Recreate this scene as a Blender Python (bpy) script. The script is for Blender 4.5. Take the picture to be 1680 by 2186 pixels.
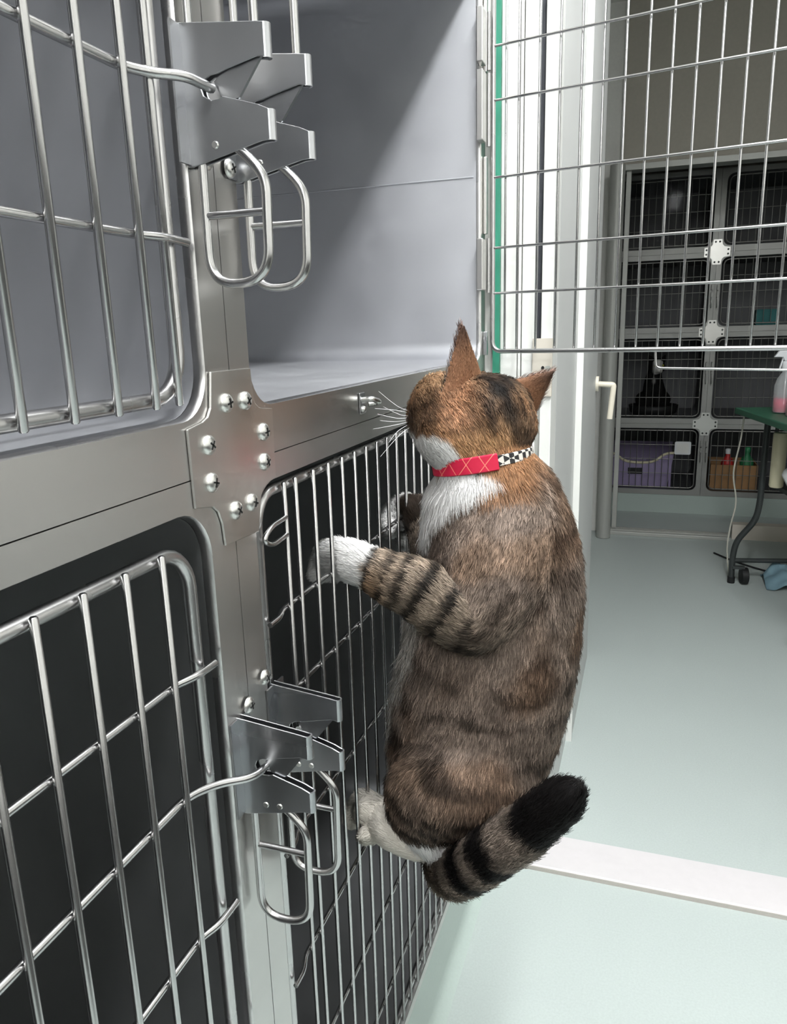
import bpy, bmesh, math, random
import numpy as np
from mathutils import Vector, Matrix

for o in list(bpy.data.objects):
    bpy.data.objects.remove(o, do_unlink=True)
scene = bpy.context.scene
COL = scene.collection
rng = np.random.default_rng(7)
random.seed(7)

# ------------------------------------------------------------------ camera, world, lights, exposure
cam = bpy.data.cameras.new('camera')
cam.sensor_fit = 'HORIZONTAL'
cam.sensor_width = 36.0
cam.lens = 34.156
cam.clip_start = 0.02
cam.clip_end = 60
cam_o = bpy.data.objects.new('camera', cam)
COL.objects.link(cam_o)
# world axes: y runs along the cage front away from the camera, x out of the cages, z up
cam_o.matrix_world = Matrix(((0.94794751, -0.04971276, 0.3145221, 0.27),
                             (0.31724511, 0.23245414, -0.91941319, 0.0),
                             (-0.02740539, 0.97133605, 0.23612546, 0.0),
                             (0, 0, 0, 1)))
scene.camera = cam_o

world = bpy.data.worlds.new('room_ambient')
world.use_nodes = True
world.node_tree.nodes['Background'].inputs[0].default_value = (0.9, 0.95, 1.0, 1)
world.node_tree.nodes['Background'].inputs[1].default_value = 0.05
scene.world = world
scene.view_settings.view_transform = 'Standard'
scene.view_settings.look = 'None'
scene.view_settings.gamma = 1.0
scene.view_settings.use_curve_mapping = False
scene.view_settings.exposure = -0.25
scene.cycles.max_bounces = 8
scene.cycles.diffuse_bounces = 3
scene.cycles.glossy_bounces = 4
scene.cycles.transparent_max_bounces = 8
scene.cycles.use_adaptive_sampling = True
scene.cycles.adaptive_threshold = 0.1
scene.cycles.adaptive_min_samples = 16
scene.cycles.use_denoising = True
scene.cycles.sample_clamp_indirect = 6.0
try:
    scene.cycles_curves.shape = 'RIBBONS'
except Exception:
    pass


def area_light(name, loc, sx, sy, watts, color=(0.965, 0.985, 1.0), rot=(0, 0, 0)):
    l = bpy.data.lights.new(name, 'AREA')
    l.shape = 'RECTANGLE'
    l.size, l.size_y = sx, sy
    l.energy = watts
    l.color = color
    o = bpy.data.objects.new(name, l)
    o.location = loc
    o.rotation_euler = rot
    COL.objects.link(o)
    return o


FLOOR_Z = -1.05
CEIL_Z = 1.40
# fluorescent ceiling lamp of the front room, plus an added one filling the upper cage (their housings are built with the ceiling)
LAMPS = [(0.45, 0.40, 0.11, 1.15, 54.0), (0.45, -1.45, 0.11, 1.15, 36.0)]
for lx, ly, lw, ll, p in LAMPS:
    area_light('lamp_tube', (lx, ly, CEIL_Z - 0.115), lw, ll, p)                                  # a bare tube shines down
    area_light('lamp_tube', (lx, ly, CEIL_Z - 0.085), lw, ll, p * 1.0, rot=(math.pi, 0, 0))       # and up at the ceiling
# added fill just past the doorway, no real fixture; brightens the back room
area_light('back_room_fill', (0.8, 1.62, CEIL_Z - 0.02), 0.4, 0.4, 15.0)


# ------------------------------------------------------------------ helpers: materials
def lin(c):
    return tuple(((v / 255.0) / 12.92 if v / 255.0 <= 0.04045 else ((v / 255.0 + 0.055) / 1.055) ** 2.4) for v in c)


def mat(name, rgb, rough=0.5, metal=0.0, noise=None, bump=None, spec=0.5, coat=0.0, stretch=(1, 1, 1),
        rough_var=0.0, alpha=None, trans=0.0, emit=None, ior=1.45):
    """noise=(scale, amount): brightness mottling; bump=(scale, strength)"""
    m = bpy.data.materials.new(name)
    m.use_nodes = True
    nt = m.node_tree
    b = nt.nodes['Principled BSDF']
    c = lin(rgb)
    b.inputs['Base Color'].default_value = (*c, 1)
    b.inputs['Roughness'].default_value = rough
    b.inputs['Metallic'].default_value = metal
    b.inputs['Specular IOR Level'].default_value = spec
    b.inputs['Coat Weight'].default_value = coat
    b.inputs['IOR'].default_value = ior
    b.inputs['Transmission Weight'].default_value = trans
    if alpha is not None:
        b.inputs['Alpha'].default_value = alpha
    if emit:
        b.inputs['Emission Color'].default_value = (*lin(emit[0]), 1)
        b.inputs['Emission Strength'].default_value = emit[1]
    if noise or bump or rough_var:
        tc = nt.nodes.new('ShaderNodeTexCoord')
        mp = nt.nodes.new('ShaderNodeMapping')
        mp.inputs['Scale'].default_value = stretch
        nt.links.new(tc.outputs['Object'], mp.inputs['Vector'])
    if noise:
        n = nt.nodes.new('ShaderNodeTexNoise')
        n.inputs['Scale'].default_value = noise[0]
        n.inputs['Detail'].default_value = 4
        nt.links.new(mp.outputs[0], n.inputs['Vector'])
        r = nt.nodes.new('ShaderNodeMapRange')
        r.inputs[1].default_value = 0.25
        r.inputs[2].default_value = 0.75
        r.inputs[3].default_value = 1 - noise[1]
        r.inputs[4].default_value = 1 + noise[1]
        nt.links.new(n.outputs['Fac'], r.inputs[0])
        mx = nt.nodes.new('ShaderNodeMix')
        mx.data_type = 'RGBA'
        mx.blend_type = 'MULTIPLY'
        mx.inputs[0].default_value = 1
        mx.inputs[6].default_value = (*c, 1)
        nt.links.new(r.outputs[0], mx.inputs[7])
        nt.links.new(mx.outputs[2], b.inputs['Base Color'])
    if rough_var:
        n2 = nt.nodes.new('ShaderNodeTexNoise')
        n2.inputs['Scale'].default_value = 9
        n2.inputs['Detail'].default_value = 3
        nt.links.new(mp.outputs[0], n2.inputs['Vector'])
        r2 = nt.nodes.new('ShaderNodeMapRange')
        r2.inputs[1].default_value = 0.3
        r2.inputs[2].default_value = 0.7
        r2.inputs[3].default_value = max(0.02, rough - rough_var)
        r2.inputs[4].default_value = rough + rough_var
        nt.links.new(n2.outputs['Fac'], r2.inputs[0])
        nt.links.new(r2.outputs[0], b.inputs['Roughness'])
    if bump:
        n3 = nt.nodes.new('ShaderNodeTexNoise')
        n3.inputs['Scale'].default_value = bump[0]
        n3.inputs['Detail'].default_value = 3
        nt.links.new(mp.outputs[0], n3.inputs['Vector'])
        bp = nt.nodes.new('ShaderNodeBump')
        bp.inputs['Strength'].default_value = bump[1]
        bp.inputs['Distance'].default_value = 0.001
        nt.links.new(n3.outputs['Fac'], bp.inputs['Height'])
        nt.links.new(bp.outputs[0], b.inputs['Normal'])
    return m


M = {}
M['steel'] = mat('brushed_steel', (200, 198, 196), 0.34, 1.0, noise=(14, 0.05), bump=(60, 0.05), stretch=(1, 0.12, 1), rough_var=0.05)
M['steel_v'] = mat('brushed_steel_upright', (210, 208, 205), 0.33, 1.0, noise=(14, 0.06), bump=(60, 0.05), stretch=(1, 1, 0.12), rough_var=0.05)
M['liner'] = mat('cage_liner_steel', (188, 189, 193), 0.5, 0.95, noise=(5, 0.04), bump=(30, 0.04), rough_var=0.05)
M['liner_shaded'] = mat('shaded_lower_liner_steel', (156, 157, 158), 0.42, 0.95, noise=(5, 0.04), bump=(30, 0.04), rough_var=0.05)  # liner steel darkened to stand in for shade inside the lower cages
M['wire'] = mat('polished_wire_steel', (188, 187, 187), 0.24, 1.0, rough_var=0.04)
M['tube'] = mat('satin_tube_steel', (190, 189, 189), 0.28, 1.0, rough_var=0.04)
M['bracket'] = mat('satin_bracket_steel', (176, 177, 180), 0.30, 1.0, bump=(80, 0.03), stretch=(0.1, 1, 1), rough_var=0.04)
M['screw'] = mat('bright_screw_steel', (214, 213, 210), 0.3, 1.0)
M['slot'] = mat('screw_recess', (40, 40, 40), 0.6, 0.6)
M['vinyl'] = mat('mint_vinyl_floor', (182, 191, 188), 0.42, 0, noise=(260, 0.05), bump=(300, 0.05), spec=0.4)
M['plinth'] = mat('mint_vinyl_skirting', (180, 193, 187), 0.45, 0, noise=(200, 0.03))
M['white'] = mat('white_painted_metal', (232, 232, 228), 0.35, 0, noise=(6, 0.02))
M['wallwhite'] = mat('white_wallpaper', (226, 225, 220), 0.8, 0, noise=(90, 0.03), bump=(120, 0.15))
M['lightdamper'] = mat('light_damper_grey', (62, 61, 60), 0.8, 0, noise=(90, 0.03))  # for the added dark bands low on the unseen walls
M['ceil'] = mat('white_ceiling_board', (236, 236, 232), 0.85, 0, noise=(40, 0.03))
M['leaf'] = mat('pale_grey_door', (206, 207, 205), 0.45, 0, noise=(6, 0.02))
M['beige'] = mat('beige_strike_plate', (205, 198, 186), 0.5, 0)
M['green'] = mat('green_edge_strip', (52, 132, 108), 0.4, 0)
M['rubber'] = mat('dark_rubber', (38, 40, 46), 0.7, 0)
M['taupe'] = mat('taupe_wallpaper', (176, 171, 160), 0.85, 0, noise=(70, 0.04), bump=(120, 0.2))
M['alu'] = mat('grey_aluminium', (172, 173, 168), 0.45, 0.25)
M['thresh'] = mat('pale_threshold', (212, 208, 209), 0.4, 0, noise=(50, 0.02))
M['thresh_edge'] = mat('threshold_front_edge', (186, 180, 174), 0.5, 0, noise=(60, 0.05), stretch=(1, 4, 4))
M['ivory'] = mat('ivory_handle', (230, 222, 205), 0.35, 0.0, coat=0.3)
M['glass'] = mat('partition_glass', (18, 20, 19), 0.05, 0, alpha=0.04, spec=0.2)
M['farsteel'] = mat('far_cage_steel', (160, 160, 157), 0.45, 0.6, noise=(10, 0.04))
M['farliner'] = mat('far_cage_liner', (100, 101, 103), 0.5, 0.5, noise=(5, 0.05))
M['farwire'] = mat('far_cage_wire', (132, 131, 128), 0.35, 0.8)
M['black_plastic'] = mat('black_plastic', (26, 27, 28), 0.5)
M['dark_steel'] = mat('charcoal_painted_tube', (62, 66, 66), 0.42, 0.3)
M['green_top'] = mat('green_table_top', (44, 92, 70), 0.45)
M['lilac'] = mat('lilac_plastic', (146, 134, 168), 0.45)
M['cream'] = mat('cream_plastic', (214, 206, 176), 0.5)
M['card'] = mat('brown_cardboard', (158, 122, 84), 0.85, noise=(30, 0.06))
M['red'] = mat('red_plastic', (186, 46, 44), 0.4)
M['greenp'] = mat('green_plastic', (40, 120, 76), 0.45)
M['whitep'] = mat('white_plastic', (226, 228, 230), 0.4)
M['pink'] = mat('pink_liquid', (222, 40, 96), 0.2)
M['clear'] = mat('clear_plastic', (220, 225, 226), 0.12, 0, alpha=0.35)
M['blue'] = mat('pale_blue_cloth', (118, 148, 160), 0.8, bump=(30, 0.5))
M['teal'] = mat('teal_plastic', (28, 110, 110), 0.5)
M['cable'] = mat('pale_cable', (190, 188, 176), 0.5)
M['blackcable'] = mat('black_cable', (24, 24, 26), 0.5)
M['diffuser'] = mat('lamp_diffuser', (250, 250, 246), 0.6)


# ------------------------------------------------------------------ helpers: geometry
class MB:
    """collects vertices and faces; build() links them as ONE mesh object"""

    def __init__(s):
        s.v, s.f = [], []

    def add(s, vs, fs):
        n = len(s.v)
        s.v += [tuple(p) for p in vs]
        s.f += [tuple(i + n for i in f) for f in fs]
        return s

    def box(s, x0, x1, y0, y1, z0, z1):
        vs = [(x, y, z) for x in (x0, x1) for y in (y0, y1) for z in (z0, z1)]
        return s.add(vs, [(0, 1, 3, 2), (4, 6, 7, 5), (0, 4, 5, 1), (2, 3, 7, 6), (0, 2, 6, 4), (1, 5, 7, 3)])

    def tube(s, pts, r, n=8, caps=True):
        P = np.array(pts, float)
        m = len(P)
        rr = np.full(m, r) if np.isscalar(r) else np.array(r, float)
        T = np.gradient(P, axis=0)
        T /= np.linalg.norm(T, axis=1)[:, None] + 1e-12
        a = np.array([0, 0, 1.0]) if abs(T[0][2]) < 0.9 else np.array([1.0, 0, 0])
        u = np.cross(T[0], a)
        u /= np.linalg.norm(u)
        vs = []
        for i in range(m):
            u = u - T[i] * np.dot(u, T[i])
            u /= np.linalg.norm(u) + 1e-12
            w = np.cross(T[i], u)
            for k in range(n):
                t = 2 * math.pi * k / n
                vs.append(P[i] + rr[i] * (math.cos(t) * u + math.sin(t) * w))
        fs = []
        for i in range(m - 1):
            for k in range(n):
                fs.append((i * n + k, i * n + (k + 1) % n, (i + 1) * n + (k + 1) % n, (i + 1) * n + k))
        if caps:
            fs.append(tuple(range(n))[::-1])
            fs.append(tuple((m - 1) * n + k for k in range(n)))
        return s.add(vs, fs)

    def prism(s, poly, fn, d0, d1):
        """poly: list of (a, b); fn(a, b, d) -> xyz; extruded d0..d1"""
        n = len(poly)
        vs = [fn(a, b, d0) for a, b in poly] + [fn(a, b, d1) for a, b in poly]
        fs = [tuple(range(n))[::-1], tuple(range(n, 2 * n))]
        fs += [(i, (i + 1) % n, n + (i + 1) % n, n + i) for i in range(n)]
        return s.add(vs, fs)

    def lathe(s, prof, n=20, at=(0, 0, 0)):
        vs, fs = [], []
        for r, z in prof:
            for k in range(n):
                t = 2 * math.pi * k / n
                vs.append((at[0] + r * math.cos(t), at[1] + r * math.sin(t), at[2] + z))
        for i in range(len(prof) - 1):
            for k in range(n):
                fs.append((i * n + k, i * n + (k + 1) % n, (i + 1) * n + (k + 1) % n, (i + 1) * n + k))
        fs.append(tuple(range(n))[::-1])
        fs.append(tuple((len(prof) - 1) * n + k for k in range(n)))
        return s.add(vs, fs)

    def mesh(s, name, m, smooth=False, angle=None):
        me = bpy.data.meshes.new(name)
        me.from_pydata(s.v, [], s.f)
        me.materials.append(m)
        bm = bmesh.new()
        bm.from_mesh(me)
        bmesh.ops.recalc_face_normals(bm, faces=bm.faces)
        if smooth or angle:
            for f in bm.faces:
                f.smooth = True
        if angle:
            for e in bm.edges:
                if len(e.link_faces) == 2 and e.calc_face_angle(0) > math.radians(angle):
                    e.smooth = False
        elif smooth:
            for e in bm.edges:
                if len(e.link_faces) == 2 and (len(e.link_faces[0].verts) > 4 or len(e.link_faces[1].verts) > 4):
                    e.smooth = False
        bm.to_mesh(me)
        bm.free()
        return me

    def build(s, name, m, parent=None, smooth=False, angle=None, bevel=0, kind=None, label=None):
        o = link(name, s.mesh(name, m, smooth, angle), parent)
        if bevel:
            b = o.modifiers.new('bevel', 'BEVEL')
            b.width = bevel
            b.segments = 2
            b.limit_method = 'ANGLE'
            b.angle_limit = math.radians(40)
        if kind:
            o['kind'] = kind
        if label:
            o['label'] = label
        return o


def link(name, data, parent=None, loc=None):
    o = bpy.data.objects.new(name, data)
    COL.objects.link(o)
    if parent is not None:
        o.parent = parent
        if parent.type == 'EMPTY':      # geometry is given in world space: undo the Empty's own place
            o.matrix_parent_inverse = Matrix.Translation(-parent.location)
    if loc is not None:
        o.location = loc
    return o


def thing(name, label, cat, loc=(0, 0, 0), group=None):
    o = bpy.data.objects.new(name, None)
    o.location = loc
    o.empty_display_size = 0.05
    COL.objects.link(o)
    tag(o, label, cat, group)
    return o


def tag(o, label, cat, group=None):
    o['label'] = label
    o['category'] = cat
    if group:
        o['group'] = group
    return o


def struct(o, label=None):
    o['kind'] = 'structure'
    if label:
        o['label'] = label
    return o


def rrect(y0, y1, z0, z1, r, n=6):
    """rounded rectangle, counter-clockwise list of (y, z)"""
    out = []
    for cy, cz, a0 in ((y1 - r, z0 + r, -90), (y1 - r, z1 - r, 0), (y0 + r, z1 - r, 90), (y0 + r, z0 + r, 180)):
        for i in range(n + 1):
            a = math.radians(a0 + 90 * i / n)
            out.append((cy + r * math.cos(a), cz + r * math.sin(a)))
    return out


def fillet(pts, r, n=5):
    """round the inner corners of a 3-D polyline"""
    P = [np.array(p, float) for p in pts]
    out = [P[0]]
    for i in range(1, len(P) - 1):
        a, b, c = P[i - 1], P[i], P[i + 1]
        u, w = a - b, c - b
        lu, lw = np.linalg.norm(u), np.linalg.norm(w)
        q = min(r, lu * 0.48, lw * 0.48)
        p0, p1 = b + u / lu * q, b + w / lw * q
        for k in range(n + 1):
            t = k / n
            out.append((1 - t) ** 2 * p0 + 2 * t * (1 - t) * b + t * t * p1)
    out.append(P[-1])
    return out


# ------------------------------------------------------------------ the rooms
DW = 1.33          # front face of the wall with the doorway
DB = 1.40          # its back face
JX = 0.112         # left jamb of the doorway
PY = 3.92          # partition in front of the far cages
FC = 4.40          # fronts of the far cages

mb = MB()
mb.box(-0.75, 2.3, -2.2, DW, FLOOR_Z - 0.05, FLOOR_Z)
struct(mb.build('floor', M['vinyl']), 'pale mint vinyl floor with fine speckle')
mb = MB().box(-0.75, 2.3, DW, 5.3, FLOOR_Z - 0.05, FLOOR_Z)
struct(mb.build('floor', M['vinyl']), 'mint vinyl floor of the dim room beyond the doorway')
struct(MB().box(-0.8, 2.35, -2.25, 5.35, CEIL_Z, CEIL_Z + 0.05).build('ceiling', M['ceil']))
struct(MB().box(1.45, 1.50, -2.25, DW, -0.15, CEIL_Z).build('wall_right', M['wallwhite']))
struct(MB().box(1.40, 1.50, -2.25, DW, FLOOR_Z, -0.15).build('wall_right_light_damper', M['lightdamper']))  # unseen dark band, added to keep bounce light out of the lower cages
struct(MB().box(2.3, 2.35, DW, 5.35, FLOOR_Z, CEIL_Z).build('wall_far_right', M['wallwhite']))
struct(MB().box(-0.8, 2.3, -2.25, -2.2, -0.15, CEIL_Z).build('wall_front', M['wallwhite']))
struct(MB().box(-0.8, 2.3, -2.25, -2.15, FLOOR_Z, -0.15).build('wall_front_light_damper', M['lightdamper']))  # same kind of added band behind the camera, soaking up bounce light
struct(MB().box(-0.8, -0.75, -2.2, 5.35, FLOOR_Z, CEIL_Z).build('wall_left', M['wallwhite']))
struct(MB().box(-0.75, 2.3, 5.30, 5.35, FLOOR_Z, CEIL_Z).build('wall_back', M['taupe']))
# wall with the doorway: left of the opening, right of it, and above it
struct(MB().box(-0.75, 0.010, DW, DB, FLOOR_Z, CEIL_Z).box(1.02, 2.3, DW, DB, FLOOR_Z, CEIL_Z)
       .box(0.010, 1.02, DW, DB, 1.02, CEIL_Z).build('wall_doorway', M['wallwhite']), 'white wall around the open doorway')
# casing of the left jamb, strip by strip
struct(MB().box(0.0105, 0.0225, 1.316, DB, FLOOR_Z, 1.02).build('trim_1', M['green']), 'narrow green strip beside the cage end')
struct(MB().box(0.0225, 0.052, 1.322, DB, FLOOR_Z, 1.02).build('trim_2', M['white'], bevel=0.0015), 'white door casing strip')
struct(MB().box(0.0535, 0.058, 1.319, DB, FLOOR_Z, 1.02).build('trim_3', M['white'], bevel=0.001), 'raised bead of the door casing')
struct(MB().box(0.0595, 0.0845, 1.322, DB, FLOOR_Z, 1.02).build('trim_4', M['white'], bevel=0.0015), 'inner white strip of the casing')
struct(MB().box(0.0845, 0.0925, 1.330, DB, -0.020, 1.02).build('trim_5', M['rubber']), 'dark seal in the jamb groove')
struct(MB().box(0.0845, 0.0925, 1.327, DB, FLOOR_Z, -0.118).build('trim_6', M['alu']), 'grey seal below the strike plate')
struct(MB().box(0.0925, JX, 1.322, DB, FLOOR_Z, 1.02).build('trim_7', M['white'], bevel=0.0015), 'white jamb edge beside the opening')
sp = tag(link('strike_plate', MB().box(0.0795, JX + 0.001, 1.3165, 1.323, -0.118, -0.020).mesh('strike_plate', M['beige'])),
         'beige strike plate with two latch holes on the white door jamb', 'strike plate')
MB().add([(0.0975 + 0.0028 * math.cos(t), 1.3160, -0.0695 + 0.0034 * math.sin(t)) for t in np.linspace(0, 2 * math.pi, 16, endpoint=False)],
         [tuple(range(16))]).build('latch_hole', M['slot'], sp)
hole = []
for cx, a0 in ((0.1080, -90), (0.1040, 90)):
    for i in range(9):
        a = math.radians(a0 + 180 * i / 8)
        hole.append((cx + 0.0030 * math.cos(a), 1.3160, -0.0695 + 0.0034 * math.sin(a)))
MB().add(hole, [tuple(range(18))]).build('latch_slot', M['alu'], sp)

# long reveal behind the jamb, step, and the door leaf folded back against it
struct(MB().box(0.06, JX, DB, 1.80, FLOOR_Z, 1.02).build('wall_reveal', M['leaf']), 'pale grey reveal of the doorway')
dl = struct(MB().box(0.06, 0.126, 1.80, 2.32, FLOOR_Z, 1.02).build('door_1', M['leaf'], bevel=0.002), 'pale grey door leaf folded back')
MB().box(0.1125, 0.1275, 1.792, 1.803, FLOOR_Z, 1.02).build('edge_strip', M['white'], dl, label='bright white edge strip')
h = MB().tube(fillet([(0.124, 2.285, -0.168), (0.176, 2.285, -0.171), (0.168, 2.285, -0.270)], 0.006), 0.0085, 10).build('lever_handle', M['ivory'], dl, smooth=True, label='ivory L-shaped lever handle')
MB().tube([(0.126, 2.285, -0.168), (0.134, 2.285, -0.168)], 0.022, 18).build('handle_rosette', M['ivory'], dl, smooth=True)

# threshold: front lip, wide white band, two lower strips
prof = [(1.290, FLOOR_Z), (1.290, FLOOR_Z + 0.009), (1.293, FLOOR_Z + 0.011), (1.338, FLOOR_Z + 0.011), (1.340, FLOOR_Z + 0.006),
        (1.363, FLOOR_Z + 0.006), (1.364, FLOOR_Z + 0.004), (1.377, FLOOR_Z + 0.004), (1.378, FLOOR_Z + 0.003), (1.402, FLOOR_Z + 0.003), (1.404, FLOOR_Z)]
th = struct(MB().prism(prof, lambda a, b, d: (d, a, b), 0.02, 1.02).build('trim_8', M['thresh']), 'pale threshold strip across the doorway floor')
MB().box(0.02, 1.02, 1.2885, 1.2915, FLOOR_Z, FLOOR_Z + 0.0085).build('front_edge', M['thresh_edge'], th, label='grey-beige front edge')

# back room: partition, soffit, post, glass front with its track
struct(MB().box(-0.75, 0.10, PY, PY + 0.06, FLOOR_Z, CEIL_Z).build('wall_partition', M['wallwhite']), 'pale wall left of the glass front')
struct(MB().box(0.10, 2.3, PY - 0.02, PY + 0.10, 0.715, CEIL_Z).build('wall_soffit', M['taupe']), 'taupe wall above the far cages')
struct(MB().box(0.10, 2.3, PY - 0.035, PY + 0.06, 0.690, 0.715).build('trim_9', M['alu']), 'dull ledge under the taupe wall')
struct(MB().box(1.75, 1.85, PY, PY + 0.06, FLOOR_Z, 0.69).build('wall_partition_end', M['wallwhite']))
mb = MB().tube([(0.092, 3.80, FLOOR_Z + 0.002), (0.092, 3.80, 0.70)], 0.034, 20)
struct(mb.build('trim_10', M['alu'], smooth=True), 'rounded grey post with its foot on the floor')
struct(MB().box(0.127, 0.150, 3.905, 3.935, FLOOR_Z + 0.02, 0.69).build('trim_11', M['alu'], bevel=0.002), 'slim aluminium stile of the glass front')
tr = struct(MB().box(0.10, 0.69, 3.86, 3.96, FLOOR_Z, FLOOR_Z + 0.018).build('trim_12', M['alu'], bevel=0.002), 'grooved floor track of the glass front')
for yy in (3.885, 3.905, 3.93):
    MB().box(0.10, 0.69, yy, yy + 0.006, FLOOR_Z + 0.018, FLOOR_Z + 0.024).build('track_ridge', M['alu'], tr)
struct(MB().box(0.150, 0.70, 3.917, 3.923, FLOOR_Z + 0.02, 0.69).build('window_1', M['glass']), 'clear pane in front of the far cages')

# housings on the ceiling for the front room lamp and the added one
for lx, ly, lw, ll, p in LAMPS:
    struct(MB().box(lx - 0.02, lx + 0.02, ly - ll / 2 - 0.03, ly + ll / 2 + 0.03, CEIL_Z - 0.035, CEIL_Z - 0.0005)
           .tube([(lx, ly - ll / 2, CEIL_Z - 0.10), (lx, ly + ll / 2, CEIL_Z - 0.10)], 0.013, 12)
           .box(lx - 0.008, lx + 0.008, ly - ll / 2 - 0.012, ly - ll / 2 + 0.004, CEIL_Z - 0.112, CEIL_Z - 0.03)
           .box(lx - 0.008, lx + 0.008, ly + ll / 2 - 0.004, ly + ll / 2 + 0.012, CEIL_Z - 0.112, CEIL_Z - 0.03).build('ceiling_lamp_housing', M['diffuser']))


# ------------------------------------------------------------------ the steel cages
BAR_MESH = {}


def bar_mesh(length, r):
    """an upright wire of this length, its foot at the origin, rounded-off ends"""
    k = (round(length, 4), r)
    if k not in BAR_MESH:
        e = r * 0.35
        BAR_MESH[k] = MB().tube([(0, 0, 0), (0, 0, e), (0, 0, length - e), (0, 0, length)], [r * 0.7, r, r, r * 0.7], 8).mesh('bar', M['wire'], smooth=True)
    return BAR_MESH[k]


def cage_shell(t, y0, y1, z0, z1, oy0, oy1, oz0, oz1, r, depth, ridge=None, liner='liner'):
    """front frame with a rounded opening, rolled lip, liner tub and back of one cage"""
    inner = rrect(oy0, oy1, oz0, oz1, r, 8)
    # front frame: flat plate between the outer rectangle and the rounded opening
    n = len(inner)
    outer = []
    for (a, b) in inner:      # matching point on the outer rectangle
        ca, cb = (oy0 + oy1) / 2, (oz0 + oz1) / 2
        if a > oy1 - r and b < oz0 + r or a > oy1 - r and b > oz1 - r or a < oy0 + r and b > oz1 - r or a < oy0 + r and b < oz0 + r:
            outer.append((y1 if a > ca else y0, z1 if b > cb else z0))
        elif a >= oy1 - 1e-6 or a <= oy0 + 1e-6:
            outer.append((y1 if a > ca else y0, z1 if b > cb else z0))
        else:
            outer.append((y1 if a > ca else y0, z1 if b > cb else z0))
    g = 0.0004
    # corner fans: split by the straight sides so that each side is a quad
    mb = MB()
    corners = [(y1 - g, z0 + g), (y1 - g, z1 - g), (y0 + g, z1 - g), (y0 + g, z0 + g)]
    m = n // 4
    vs = [(0.0, a, b) for a, b in inner] + [(0.0, a, b) for a, b in corners]
    fs = []
    for c in range(4):
        ring = list(range(c * m, (c + 1) * m))
        for i in range(m - 1):
            fs.append((ring[i], ring[i + 1], n + c))
        fs.append((ring[-1], (c + 1) * m % n, n + (c + 1) % 4, n + c))
    # folded outer edge of the frame, going back 2 cm
    k = len(vs)
    vs += [(-0.02, a, b) for a, b in corners]
    for c in range(4):
        fs.append((n + c, n + (c + 1) % 4, k + (c + 1) % 4, k + c))
    mb.add(vs, fs)
    mb.build('front_frame', M['steel'], t)
    # rolled lip round the opening and the tub behind it
    mb = MB()
    rings = []
    for x, off in ((0.0, 0.0), (-0.0015, 0.0008), (-0.004, 0.0012), (-0.008, 0.0012)):
        rings.append([(x, a, b) for a, b in rrect(oy0 + off, oy1 - off, oz0 + off, oz1 - off, r - off * 0.5, 8)])
    for i, ringp in enumerate(rings):
        pass
    vs = [p for rg in rings for p in rg]
    fs = []
    for i in range(len(rings) - 1):
        for q in range(n):
            fs.append((i * n + q, i * n + (q + 1) % n, (i + 1) * n + (q + 1) % n, (i + 1) * n + q))
    mb.add(vs, fs)
    mb.build('lip', M['tube'], t, smooth=True)
    mb = MB()
    xs = [-0.008, -depth * 0.5, -depth]
    vs = [(x, a, b) for x in xs for a, b in rrect(oy0 + 0.0012, oy1 - 0.0012, oz0 + 0.0012, oz1 - 0.0012, r, 8)]
    fs = []
    for i in range(2):
        for q in range(n):
            fs.append((i * n + q, i * n + (q + 1) % n, (i + 1) * n + (q + 1) % n, (i + 1) * n + q))
    fs.append(tuple(2 * n + q for q in range(n)))
    mb.add(vs, fs)
    ln = mb.build('liner', M[liner], t, angle=30)
    if ridge:
        MB().tube([(-depth + 0.01, oy1 - 0.0015, ridge), (-0.012, oy1 - 0.0015, ridge)], 0.0014, 8).build('pressed_ridge', M['liner'], ln, smooth=True)
    # outer jacket so that the cage is a closed box from outside
    MB().box(-depth - 0.006, -depth - 0.002, y0 + g, y1 - g, z0 + g, z1 - g).build('back_panel', M['steel'], t)
    for a in ((y0 + g, y0 + 0.003), (y1 - 0.003, y1 - g)):
        MB().box(-depth - 0.002, -0.021, a[0], a[1], z0 + g, z1 - g).build('side_panel', M['steel'], t)


def rect_frame(y0, y1, z0, z1, r, x=-0.0075, rad=0.0046):
    pts = [(x, a, b) for a, b in rrect(y0, y1, z0, z1, r, 7)]
    pts.append(pts[0])
    return MB().tube(pts, rad, 10, caps=False)


def cage_door(t, y0, y1, z0, z1, bars, rods, r=0.026, bar_r=0.0021, rod_r=0.0024, latch_rods=(), side=1, name='door'):
    """wire door lying in the plane x = 0: round frame, upright bars welded in front, cross rods behind the bars"""
    d = rect_frame(y0, y1, z0, z1, r).build(name, M['tube'], t, smooth=True)
    zb0, zb1 = z0 - 0.0045, z1 + 0.0045
    me = bar_mesh(zb1 - zb0, bar_r)
    for y in bars:
        link('bar', me, d, (0.0, y, zb0))
    for z in rods:
        # the rod's ends step forward over the frame tube
        p = [(-0.0045, y0 + 0.03, z), (-0.0045, y1 - 0.03, z)]
        if side > 0:
            p = [(-0.0045, y0 + 0.004, z), (-0.0045, y1 - 0.030, z), (0.0015, y1 - 0.016, z), (0.0015, y1 + 0.008, z - 0.001)]
        else:
            p = [(0.0015, y0 - 0.006, z), (0.0015, y0 + 0.012, z), (-0.0045, y0 + 0.026, z), (-0.0045, y1 - 0.004, z)]
        MB().tube(fillet(p, 0.010, 4), rod_r, 8).build('cross_rod', M['wire'], d, smooth=True)
    for p in latch_rods:
        MB().tube(fillet(p, 0.012, 5), rod_r + 0.0003, 10).build('latch_rod', M['wire'], d, smooth=True)
    return d


SEAM_Z = -0.0885
SEAM_YU = 0.4530
SEAM_YL = 0.4443
DEPTH = 0.62

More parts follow.
